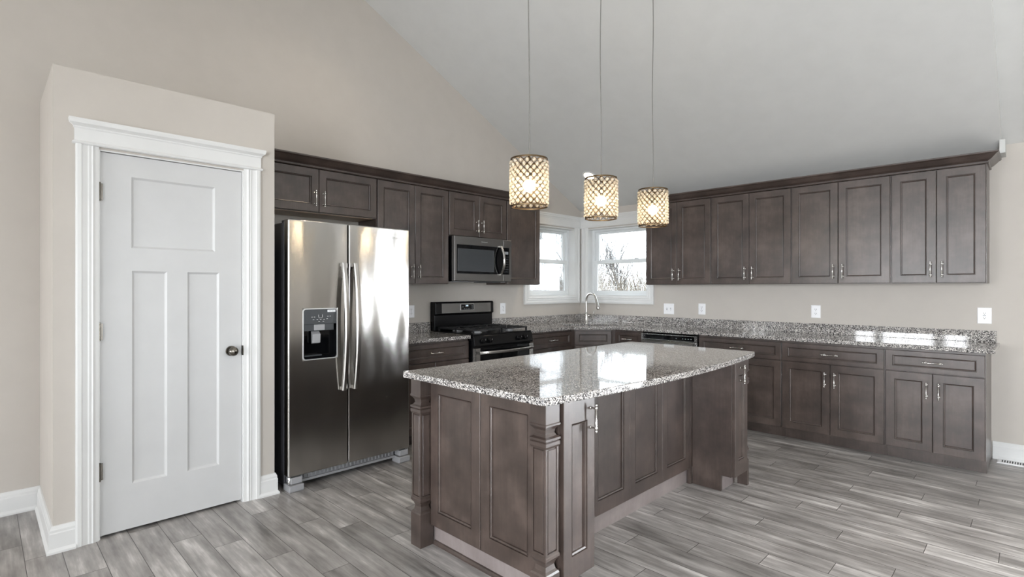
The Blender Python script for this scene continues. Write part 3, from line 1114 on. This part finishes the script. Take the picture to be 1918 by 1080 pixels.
text_part('Whirlpool', 0.020, 'maker_badge', M['silverprint'], mf, 0.385, -0.0006, MZ1 - 0.042)
MB().box(0.03, MWW - 0.03, 0.06, 0.36, MZ0 - 0.006, MZ0).build('vent_grille', M['greyplastic'], mw)
MB().box(0.33, 0.64, 0.03, 0.10, MZ0 - 0.012, MZ0 - 0.0055).build('lamp_cover', M['black'], mw)

# ------------------------------------------------------------------ refrigerator
FW = 0.943
fg = thing('refrigerator', 'stainless side by side refrigerator with water dispenser', 'refrigerator', (0.860, -4.245, 0), pi / 2)
MB().box(0.004, FW - 0.004, 0.078, 0.800, 0.030, 1.785).build('fridge_body', M['fridgeside'], fg, bevel=0.004)
SPL, FZ0, FZ1 = 0.4265, 0.100, 1.800


def fdoor(name, x0, x1, hole=None):
    m = MB()
    if hole:
        a, b, c, d_ = hole
        A_ = [x0, a, b, x1]
        B_ = [FZ0, c, d_, FZ1]
        for i in range(3):
            for j in range(3):
                if (i, j) != (1, 1):
                    m.add(L4(A_[i], A_[i + 1], B_[j], B_[j + 1], 0.0), [(0, 1, 2, 3)])
        m.loops([L4(a, b, c, d_, 0.0), L4(a, b, c, d_, 0.055)], cap0=False)
        def rim(y):
            return [(x0, y, FZ0), (a, y, FZ0), (b, y, FZ0), (x1, y, FZ0), (x1, y, c), (x1, y, d_), (x1, y, FZ1), (b, y, FZ1), (a, y, FZ1), (x0, y, FZ1), (x0, y, d_), (x0, y, c)]
        m.loops([rim(0.0), rim(0.070)], cap0=False)
        o = weld(m.build(name, M['steel'], fg, bevel=0.008, segs=3))
    else:
        m.box(x0, x1, 0.0, 0.070, FZ0, FZ1)
        o = m.build(name, M['steel'], fg, bevel=0.008, segs=3)
    MB().box(x0 + 0.01, x1 - 0.01, 0.070, 0.079, FZ0 + 0.01, FZ1 - 0.015).build('door_gasket', M['black'], o)
    return o


DH = (0.102, 0.338, 0.866, 1.202)
fz = fdoor('freezer_door', 0.0, SPL - 0.003, DH)
fr_ = fdoor('fridge_door', SPL + 0.003, FW)
# handles: long flat bars bowed outward
for par, x in ((fz, SPL - 0.045), (fr_, SPL + 0.043)):
    lps = []
    for i in range(17):
        s = -1 + 2 * i / 16
        z = 1.076 + s * 0.447
        b = 0.020 + 0.045 * (1 - s * s)
        hw = 0.017
        lps.append([(x - hw, -b - 0.010, z), (x - hw * .6, -b - 0.018, z), (x + hw * .6, -b - 0.018, z), (x + hw, -b - 0.010, z), (x + hw, -b + 0.006, z), (x - hw, -b + 0.006, z)])
    h = MB().loops(lps)
    for z in (1.076 - 0.435, 1.076 + 0.435):
        h.box(x - 0.014, x + 0.014, -0.024, 0.001, z - 0.012, z + 0.012)
    h.build('door_handle', M['steel'], par, smooth=True, angle=30)
# dispenser
a, b, c, d_ = DH
m = MB()
def rr4(i, y, r=0.018):
    return [(x, y, z) for x, z in rrect((a + b) / 2, (c + d_) / 2, (b - a) / 2 + i, (d_ - c) / 2 + i, r, 0)]
m.loops([rr4(0.006, 0.001), rr4(0.006, -0.004), rr4(0.000, -0.004), rr4(-0.001, 0.004)], cap0=False, cap1=False)
m.build('dispenser_bezel', M['silverprint'], fz)
cav = MB()
cav.box(a, b, 0.050, 0.055, c, d_).box(a, a + 0.004, 0.0, 0.050, c, d_).box(b - 0.004, b, 0.0, 0.050, c, d_).box(a + 0.004, b - 0.004, 0.0, 0.050, c, c + 0.018)
cav.build('dispenser_cavity', M['blackglass'], fz)
dp = MB().box(a + 0.002, b - 0.002, -0.002, 0.030, 1.100, d_ - 0.002).build('dispenser_panel', M['charcoal'], fz, bevel=0.003)
MB().box(a + 0.006, b - 0.020, 0.004, 0.030, 1.056, 1.100).build('dispenser_hood', M['charcoal'], fz)
m = MB()
for x, z in ((0.155, 1.148), (0.172, 1.148), (0.268, 1.150), (0.285, 1.150), (0.165, 1.130), (0.192, 1.130), (0.216, 1.130), (0.240, 1.130), (0.262, 1.133), (0.205, 1.116), (0.235, 1.116)):
    m.box(x, x + 0.010, -0.0026, -0.002, z, z + 0.003)
m.tube([(0.207, -0.0025, 1.165), (0.207, -0.0025, 1.147), (0.213, -0.0025, 1.142), (0.227, -0.0025, 1.142), (0.233, -0.0025, 1.147), (0.233, -0.0025, 1.165)], 0.0011, 6)
m.build('dispenser_symbols', M['silverprint'], dp)
MB().box(0.270, 0.328, -0.0032, -0.002, 1.181, 1.196).build('dispenser_sticker', M['plate'], dp)
m = MB()
for x in (0.277, 0.284, 0.291, 0.299, 0.306, 0.314):
    m.box(x, x + 0.004, -0.0036, -0.0032, 1.185, 1.191)
m.build('sticker_print', M['lightgrey'], dp)
MB().box(0.176, 0.252, 0.0, 0.034, 1.058, 1.098).build('ice_chute', M['greyplastic'], fz, bevel=0.003)
MB().prism_axis([(0.034, 1.052), (0.008, 1.030), (0.012, 0.972), (0.030, 0.966)], 0.168, 0.226, lambda p, q, a_: (a_, p, q)).build('dispenser_paddle', M['greyplastic'], fz, bevel=0.003)
MB().box(a + 0.012, a + 0.13, 0.004, 0.046, c + 0.018, c + 0.026).build('drip_tray', M['charcoal'], fz)
text_part('Whirlpool', 0.026, 'maker_badge', M['silverprint'], fr_, 0.838, -0.0008, 1.728, 0.001)
# bottom grille, feet, hinges
m = MB().box(0.10, FW - 0.10, 0.055, 0.080, 0.034, 0.050).box(0.10, FW - 0.10, 0.070, 0.080, 0.050, 0.098)
for i in range(24):
    x = 0.13 + i * 0.029
    m.box(x, x + 0.008, 0.058, 0.072, 0.056, 0.078)
m.build('toe_grille', M['greyplastic'], fg)
for x0, x1 in ((0.004, 0.100), (FW - 0.100, FW - 0.004)):
    m = MB().prism_axis([(0.09, 0.0), (-0.010, 0.0), (-0.016, 0.010), (-0.016, 0.046), (0.09, 0.046)], x0, x1, lambda p, q, a_: (a_, p, q))
    m.box(x0 + 0.014, x1 - 0.006, 0.0, 0.076, 0.050, 0.092)
    m.build('front_foot', M['greyplastic'], fg, bevel=0.004)
    MB().lathe([(0.010, 0.050), (0.012, 0.054), (0.012, 0.094), (0.007, 0.100)], ((x0 + 0.012) if x0 < 0.3 else (x1 - 0.012), 0.020, 0), n=12).build('lower_hinge', M['chrome'], fg, smooth=True)
for x in (0.02, FW - 0.10):
    MB().box(x, x + 0.08, 0.02, 0.16, 1.786, 1.806).build('hinge_cover', M['fridgeside'], fg, bevel=0.005)
MB().box(0.05, FW - 0.05, 0.70, 0.78, 0.0, 0.030).build('rear_roller', M['black'], fg)

# ------------------------------------------------------------------ island
IX0, IX1, IY0, IY1 = 2.000, 2.975, -4.125, -1.945
isl = thing('kitchen_island', 'dark island cabinet with paneled end and carved corner posts', 'kitchen island', (2.4, -3.0, 0))
ox, oy = 2.4, -3.0


def ip(mb, name, mat, **kw):
    mb.v = [(x - ox, y - oy, z) for x, y, z in mb.v]
    return mb.build(name, mat, isl, **kw)


ip(MB().box(2.035, 2.630, -3.985, -1.985, 0.100, CTB - 0.0005), 'island_box', M['wood'])
ip(MB().box(2.630, 2.850, -3.985, -3.968, 0.100, CTB - 0.0005), 'end_board', M['wood'])
# end panels facing the camera (front -y)
for x0, x1 in ((2.090, 2.477), (2.481, 2.849)):
    ip(MB().panel(x0, x1, 0.108, CTB - 0.002, -3.985, t=0.022, rail=0.068, railz=0.085), 'end_panel', M['wood'])
m = MB().box(2.06, 2.850, -3.975, -3.955, 0.0, 0.100)
ip(m, 'toe_board', M['toewood'])
ip(MB().prism_axis([(-3.975, 0.0), (-3.989, 0.0), (-3.989, 0.008), (-3.983, 0.018), (-3.975, 0.020)], 2.088, 2.848, lambda p, q, a: (a, p, q)), 'shoe_moulding', M['wood'])
# panels on the seating side (front +x): build in a turned frame
for y0, y1 in ((-3.742, -3.368), (-3.366, -2.990), (-2.988, -2.611), (-2.609, -2.232)):
    m = MB().panel(y0, y1, 0.108, CTB - 0.002, -2.630, t=0.022, rail=0.066, railz=0.085)
    m.v = [(-y, x, z) for x, y, z in m.v]
    ip(m, 'back_panel', M['wood'])
ip(MB().box(2.630, 2.652, -2.230, -2.205, 0.0, CTB - 0.0005), 'corner_stile', M['wood'])
ip(MB().box(2.600, 2.622, -3.72, -2.205, 0.0, 0.104), 'toe_board', M['toewood'])


def post(x0, x1, y0, y1, name='corner_post'):
    cx, cy, h = (x0 + x1) / 2, (y0 + y1) / 2, (x1 - x0) / 2
    hy = (y1 - y0) / 2
    prof = [(0, 0.0), (0, 0.170), (-0.004, 0.178), (-0.012, 0.186), (-0.016, 0.205), (-0.010, 0.222), (-0.002, 0.232), (0.001, 0.238), (0.001, 0.248), (-0.003, 0.252), (-0.003, 0.262), (-0.010, 0.262),
            (-0.010, 0.690), (-0.003, 0.690), (0.002, 0.700), (0.002, 0.714), (-0.003, 0.718), (0.003, 0.722), (0.003, 0.731), (-0.008, 0.737), (-0.015, 0.748), (-0.012, 0.764), (-0.002, 0.776), (0.003, 0.781), (0.003, 0.788), (0, 0.792), (0, CTB - 0.001)]
    m = MB()
    lps = [[(cx + sx * (h + o), cy + sy * (hy + o), z) for sx, sy in ((-1, -1), (1, -1), (1, 1), (-1, 1))] for o, z in prof]
    m.loops(lps)
    e = 0.011
    for sx in (x0 + 0.003, x1 - 0.003 - e):
        for sy in (y0 + 0.003, y1 - 0.003 - e):
            if x1 - x0 > 0.05 and y1 - y0 > 0.05:
                m.box(sx, sx + e, sy, sy + e, 0.2622, 0.6898)
    p = ip(m, name, M['wood'])
    # raised tablets framed by a groove on the faces that show
    for face in ('y', 'x'):
        q = MB()
        if x1 - x0 < 0.05 or y1 - y0 < 0.05:
            continue
        a, b, yb = (x0 + 0.0175, x1 - 0.0175, y0 + 0.010) if face == 'y' else (y0 + 0.0175, y1 - 0.0175, -(x1 - 0.010))
        L_ = lambda i, y: [(a + i, y, 0.268 + i), (b - i, y, 0.268 + i), (b - i, y, 0.684 - i), (a + i, y, 0.684 - i)]
        q.loops([L_(0, yb + 0.001), L_(0, yb - 0.005), L_(0.002, yb - 0.007)])
        if face == 'x':
            q.v = [(-y, x, z) for x, y, z in q.v]
        q.v = [(x - ox, y - oy, z) for x, y, z in q.v]
        q.build('post_tablet', M['wood'], p)
    return p


post(2.002, 2.087, -4.068, -3.987)
post(2.852, 2.938, -4.062, -3.976)
post(2.872, 2.938, -1.978, -1.950)
post(2.002, 2.034, -1.990, -1.950)


def narrow(label, y0, y1, hy, toe):
    """slim pull-out cabinet at the seating side, front +x"""
    t = thing('narrow_island_cabinet', label, 'cabinet', (2.9225, y0, 0), pi / 2)
    w = y1 - y0
    m = MB()
    m.prism_axis([(0.0, 0.104), (0.068, 0.104), (0.068, 0.0), (0.268, 0.0), (0.268, CTB - 0.001), (0.0, CTB - 0.001)], 0.0, 0.018, lambda p, q, a: (a, p, q))
    m.prism_axis([(0.0, 0.104), (0.068, 0.104), (0.068, 0.0), (0.268, 0.0), (0.268, CTB - 0.001), (0.0, CTB - 0.001)], w - 0.018, w, lambda p, q, a: (a, p, q))
    m.box(0.018, w - 0.018, 0.0, 0.268, 0.104, CTB - 0.001)
    m.build('cabinet_box', M['wood'], t)
    MB().box(0.018, w - 0.018, 0.068, 0.080, 0.0, 0.104).build('toe_kick', M['toewood'] if toe else M['wood'], t)
    d = MB().panel(0.010, w - 0.004, 0.106, 0.868, 0.0, t=0.022, rail=0.060, railz=0.105, dep=0.011).build('door', M['wood'], t)
    MB().pull(hy, 0.775, -0.022).build('handle', M['nickel'], d, smooth=True)
    return t


narrow('slim dark island cabinet with one handle right of the near carved post', -3.966, -3.735, 0.195, True)
narrow('slim dark island cabinet at the far end of the island overhang', -2.204, -1.985, 0.085, True)

# island top: bowed on the seating side, rounded corners
pts = [(IX0, IY1), (IX0, IY0)]
n = 28
top = [(IX0 + 0.012, IY1), (IX0, IY1 - 0.012), (IX0, IY0 + 0.012), (IX0 + 0.012, IY0)]
edge = []
for i in range(n + 1):
    s = -1 + 2 * i / n
    y = IY0 + (IY1 - IY0) * i / n
    edge.append((IX1 + 0.012 + 0.075 * (1 - s * s), y))
# rounded corner blends
e0 = edge[0]
e1 = edge[-1]
top += [(e0[0] - 0.045, IY0), (e0[0] - 0.016, IY0 + 0.007), (e0[0] - 0.002, IY0 + 0.030)] + edge[1:-1] + [(e1[0], IY1 - 0.028), (e1[0] - 0.008, IY1 - 0.008), (e1[0] - 0.030, IY1)]
it = slab_hole(top, None, CTB, CTT).build('island_countertop', M['granite'], bevel=0.006, segs=3)
tag(it, 'grey speckled granite island top with a bowed seating edge', 'countertop')

# ------------------------------------------------------------------ pendants
PR, PZ0, PZ1 = 0.100, 1.790, 2.056
NB, NH = 17, 6.5


def pendant(label, x, y):
    zc = zs(y)
    t = thing('pendant_light', label, 'pendant light', (x, y, PZ0), 0, 'crystal drum pendants above the island')
    H = PZ1 - PZ0
    sh = MB()
    for z in (0.004, H - 0.004):
        sh.loops([[((PR + o) * cos(2 * pi * k / 48), (PR + o) * sin(2 * pi * k / 48), z + h) for k in range(48)] for o, h in ((0.003, -0.004), (0.003, 0.004), (-0.003, 0.004), (-0.003, -0.004), (0.003, -0.004))], False, False)
    frame = sh.build('shade_ring', M['wire'], t, smooth=True)
    lat = MB()
    for k in range(NB):
        for sg in (-1, 1):
            p = []
            for i in range(27):
                a = 2 * pi * k / NB + sg * 2 * pi / NB * NH * i / 26
                p.append((PR * cos(a), PR * sin(a), 0.006 + (H - 0.012) * i / 26))
            lat.tube(p, 0.0017, 4, False)
    lat.build('wire_lattice', M['wire'], t)
    bd = MB()
    dh = (H - 0.012) / NH
    for j in range(int(NH * 2)):
        z = 0.006 + dh / 2 * (j + 0.5) + dh * 0.0
        zz = 0.006 + dh / 2 * j
        for k in range(NB):
            a = 2 * pi * (k + 0.5 * ((j + 1) % 2)) / NB
            if 0.014 < zz < H - 0.012:
                bd.sphere((PR * cos(a), PR * sin(a), zz), 0.0110, 8, 6)
    bo = bd.build('crystal_beads', M['crystal'], t, smooth=True, angle=180)
    bo['kind'] = 'stuff'
    MB().sphere((0, 0, 0.118), 0.034, 20, 14).build('bulb', M['bulb'], t, smooth=True)
    MB().lathe([(0.012, 0.146), (0.016, 0.150), (0.016, 0.190), (0.008, 0.200), (0.003, 0.204)], n=16).build('lamp_socket', M['pewter'], t, smooth=True)
    sp = MB()
    for k in range(3):
        a = 2 * pi * k / 3 + 0.4
        sp.tube([(0, 0, H - 0.003), (PR * cos(a), PR * sin(a), H - 0.003)], 0.002, 6)
    sp.lathe([(0.010, H - 0.010), (0.010, H + 0.006), (0.004, H + 0.020)], n=12)
    sp.build('shade_spider', M['wire'], t)
    cpts = []
    r_ = random.Random(int(-y * 100))
    top_z = zc - PZ0
    for i in range(13):
        s = i / 12
        cpts.append((0.004 * sin(9 * s + r_.random() * 0.6) * (s * (1 - s) * 4), 0.003 * sin(7 * s + 1) * (s * (1 - s) * 4), 0.19 + (top_z - 0.19 - 0.012) * s))
    MB().tube(cpts, 0.0030, 8).build('power_cord', M['cord'], t, smooth=True)
    cn = MB().lathe([(0.060, 0.0), (0.060, -0.010), (0.045, -0.024), (0.012, -0.032), (0.005, -0.05)], n=28)
    co = cn.build('ceiling_canopy', M['pewter'], t, smooth=True)
    co.location = (0, 0, top_z)
    co.rotation_euler = (math.atan(-SL), 0, 0)
    ld = bpy.data.lights.new('pendant_lamp', 'POINT')
    ld.energy = 6.5
    ld.color = WARM[:3]
    ld.shadow_soft_size = 0.042
    lo = bpy.data.objects.new('pendant_lamp', ld)
    COL.objects.link(lo)
    lo.parent = t
    lo.location = (0, 0, 0.118)
    return t


pendant('crystal drum pendant nearest the camera, leftmost of the three', 2.357, -3.537)
pendant('crystal drum pendant in the middle of the three above the island', 2.345, -2.843)
pendant('smallest looking crystal drum pendant, rightmost, in front of the wall cabinets', 2.379, -2.252)


# ------------------------------------------------------------------ recessed downlights in the sloped ceiling
def downlight(label, x, y, base=KZ, power=26, col=(1.0, 0.82, 0.60)):
    t = thing('recessed_downlight', label, 'ceiling light', (x, y, zs(y, base)), 0, 'recessed ceiling lights')
    t.rotation_euler = (math.atan(-SL), 0, 0)
    MB().lathe([(0.062, -0.001), (0.064, -0.005), (0.080, -0.006), (0.086, -0.003), (0.086, 0.0)], n=36, caps=False).build('trim_ring', M['trim'], t, smooth=True)
    MB().lathe([(0.064, -0.0035), (0.03, -0.0045), (0.0, -0.005)], n=28).build('lamp_lens', M['lamp'], t, smooth=True)
    ld = bpy.data.lights.new('downlight_lamp', 'SPOT')
    ld.energy = power
    ld.color = col
    ld.spot_size = R(125)
    ld.spot_blend = 0.9
    ld.shadow_soft_size = 0.05
    lo = bpy.data.objects.new('downlight_lamp', ld)
    COL.objects.link(lo)
    lo.parent = t
    lo.location = (0, 0, -0.02)
    return t


downlight('lit round recessed light in the sloped ceiling near the room corner', 0.590, -0.600)
downlight('added unseen recessed light in the slope above the refrigerator side', 0.95, -3.15)  # out-of-view lamp added for warm light on the left cabinets
downlight('added unseen recessed light high in the slope above the island', 2.40, -4.45)  # another added lamp above the view, more warm light on the cabinets
downlight('added unseen fill light over the dining side near the patio door', 5.0, -1.7, HZ, 130, (1.0, 0.95, 0.88))  # invented lamp right of the view, brightens back wall and right floor
downlight('added unseen fill light over the dining side nearer the ridge', 5.0, -3.4, HZ, 130, (1.0, 0.95, 0.88))  # second invented lamp out of view, same fill for wall and floor


# ------------------------------------------------------------------ switches and outlets
def plate(name, label, cat, loc, rz, w=0.080, h=0.122, kind='outlet', group=None):
    t = thing(name, label, cat, loc, rz, group)
    L = lambda i, y: [(-w / 2 + i, y, -h / 2 + i), (w / 2 - i, y, -h / 2 + i), (w / 2 - i, y, h / 2 - i), (-w / 2 + i, y, h / 2 - i)]
    MB().loops([L(0, 0), L(0, -0.003), L(0.004, -0.006)]).build('cover_plate', M['plate'], t)
    if kind == 'outlet':
        for z in (-0.020, 0.020):
            r_ = MB().loops([[(x, -0.006, z_) for x, z_ in rrect(0, z, 0.017, 0.0145, 0.008, 0)], [(x, -0.008, z_) for x, z_ in rrect(0, z, 0.0165, 0.014, 0.008, 0)]]).build('receptacle', M['plate'], t)
            s = MB().box(-0.0085, -0.0055, -0.0084, -0.008, z - 0.001, z + 0.008).box(0.0055, 0.0085, -0.0084, -0.008, z - 0.001, z + 0.007)
            s.lathe([(0.003, -0.0084), (0.003, -0.008)], (0, 0, z - 0.007), 'y', 10)
            s.build('socket_slots', M['slot'], r_)
        MB().lathe([(0.003, -0.007), (0.003, -0.006)], (0, 0, 0), 'y', 10).build('plate_screw', M['nickel'], t)
    elif kind == 'switch':
        for x in (-0.023, 0.023):
            r_ = MB().box(x - 0.006, x + 0.006, -0.0065, -0.006, -0.014, 0.014).build('toggle_slot', M['lightgrey'], t)
            up = 1 if x < 0 else -1
            MB().prism_axis([(-0.006, -0.005), (-0.006, 0.005), (-0.020, up * 0.009 + 0.003), (-0.020, up * 0.009 - 0.003)], x - 0.004, x + 0.004, lambda p, q, a: (a, p, q)).build('toggle_lever', M['plate'], t)
    else:
        r_ = MB().box(-0.0165, 0.0165, -0.009, -0.006, -0.0335, 0.0335).build('decora_insert', M['plate'], t)
        for z in (-0.018, 0.018):
            s = MB().box(-0.0085, -0.006, -0.0094, -0.009, z - 0.002, z + 0.006).box(0.006, 0.0085, -0.0094, -0.009, z - 0.002, z + 0.006).lathe([(0.0028, -0.0094), (0.0028, -0.009)], (0, 0, z - 0.007), 'y', 10)
            s.build('socket_slots', M['slot'], r_)
        b_ = MB().box(-0.010, 0.010, -0.0098, -0.009, -0.003, 0.003).build('test_buttons', M['lightgrey'], r_)
    return t


plate('light_switch', 'white double toggle switch plate on the back wall right of the window', 'light switch', (1.293, 0, 1.105), 0, 0.128, 0.124, 'switch')
plate('wall_outlet', 'white outlet on the back wall just right of the double switch', 'outlet', (1.694, 0, 1.114), 0)
plate('wall_outlet', 'white outlet midway along the back wall above the counter', 'outlet', (2.832, 0, 1.121), 0)
plate('wall_outlet', 'large white outlet at the right end of the back counter', 'outlet', (4.043, 0, 1.126), 0, 0.086, 0.128, 'gfci')
plate('wall_outlet', 'white outlet between refrigerator and range', 'outlet', (0, -2.700, 1.118), pi / 2)
plate('wall_outlet', 'white outlet between range backguard and corner window', 'outlet', (0, -1.447, 1.114), pi / 2)

# floor register
fv = thing('floor_register', 'white slotted floor vent against the baseboard at the right edge', 'vent', (4.270, -0.085, 0))
m = MB()
m.loops([[(-0.15, -0.055, 0), (0.15, -0.055, 0), (0.15, 0.055, 0), (-0.15, 0.055, 0)], [(-0.15, -0.055, 0.003), (0.15, -0.055, 0.003), (0.15, 0.055, 0.003), (-0.15, 0.055, 0.003)],
         [(-0.140, -0.045, 0.008), (0.140, -0.045, 0.008), (0.140, 0.045, 0.008), (-0.140, 0.045, 0.008)]])
m.build('register_plate', M['plate'], fv)
m = MB()
for i in range(17):
    x = -0.122 + i * 0.0145
    m.box(x, x + 0.007, -0.035, 0.035, 0.0075, 0.0084)
m.build('register_slots', M['slot'], fv)

# ------------------------------------------------------------------ outside
gd = struct(MB().box(-40, -0.3, -30, 40, -0.62, -0.5).box(-0.3, 40, 0.4, 40, -0.62, -0.5).box(-0.3, 40, -40, -10.4, -0.62, -0.5).box(9.0, 40, -10.4, 0.4, -0.62, -0.5).build('ground', M['lawn']))


def tree_mesh(seed, height):
    r_ = random.Random(seed)
    m = MB()

    def branch(p, d, ln, rad, lvl):
        pts, rr = [p], [rad]
        nseg = 4 if lvl < 3 else 3
        q = p
        dd_ = d
        for i in range(nseg):
            dd_ = (dd_ + Vector((r_.uniform(-1, 1), r_.uniform(-1, 1), r_.uniform(-0.4, 0.9))) * 0.16).normalized()
            q = q + dd_ * (ln / nseg)
            pts.append(q)
            rr.append(rad * (1 - 0.62 * (i + 1) / nseg))
            if lvl < 4:
                for _ in range(2 if lvl < 2 else 1):
                    ax = Vector((r_.uniform(-1, 1), r_.uniform(-1, 1), r_.uniform(0.1, 1.0))).normalized()
                    nd = (dd_ * 0.75 + ax * 0.75).normalized()
                    branch(q, nd, ln * r_.uniform(0.45, 0.68), max(0.004, rad * (1 - 0.62 * (i + 1) / nseg) * 0.62), lvl + 1)
        m.tube(pts, rr, 4 if lvl > 1 else 6, False)
    branch(Vector((0, 0, 0)), Vector((r_.uniform(-.15, .15), r_.uniform(-.15, .15), 1)).normalized(), height * 0.55, height * 0.0125, 0)
    return m


protos = [tree_mesh(s, h).build('bare_tree', M['bark']) for s, h in ((3, 3.9), (11, 4.6), (23, 3.5))]
spots = [(-4.6, 8.6), (-5.9, 7.2), (-6.9, 9.4), (-3.6, 9.9), (-7.4, 6.2), (-5.0, 11.2), (-9.6, 8.2), (-2.6, 12.4), (-10.6, 5.6), (-8.4, 12.6), (-4.0, 11.6), (-7.6, 4.0), (-5.6, 9.9), (-9.0, 6.8)]
for i, (x, y) in enumerate(spots):
    if i < 3:
        o = protos[i]
    else:
        o = protos[i % 3].copy()
        COL.objects.link(o)
    o.location = (x, y, -0.505)
    s = rng.uniform(0.85, 1.2)
    o.scale = (s, s, s)
    o.rotation_euler = (0, 0, rng.uniform(0, 6.28))
    tag(o, 'bare leafless tree in the thicket outside the corner windows', 'tree', 'bare trees outside the corner windows')
m = MB()
for i in range(8000):
    a = rng.uniform(0, 1)
    dist = rng.uniform(13.5, 22.0)
    th = R(rng.uniform(112, 150))
    x, y = 4.3 + dist * cos(th), -5.7 + dist * sin(th)
    if y < 2.0 and x > -2:
        continue
    h = rng.uniform(1.0, 2.55)
    p = Vector((x, y, -0.5))
    lean = Vector((rng.uniform(-.9, .9), rng.uniform(-.9, .9), 0))
    m.tube([p, p + Vector((lean.x * .3, lean.y * .3, h * .5)), p + Vector((lean.x, lean.y, h))], [0.007, 0.006, 0.002], 3, False)
br = m.build('dry_brush', M['brush'])
tag(br, 'tangle of tan dry brush and twigs outside the corner windows', 'brush', kind='stuff')
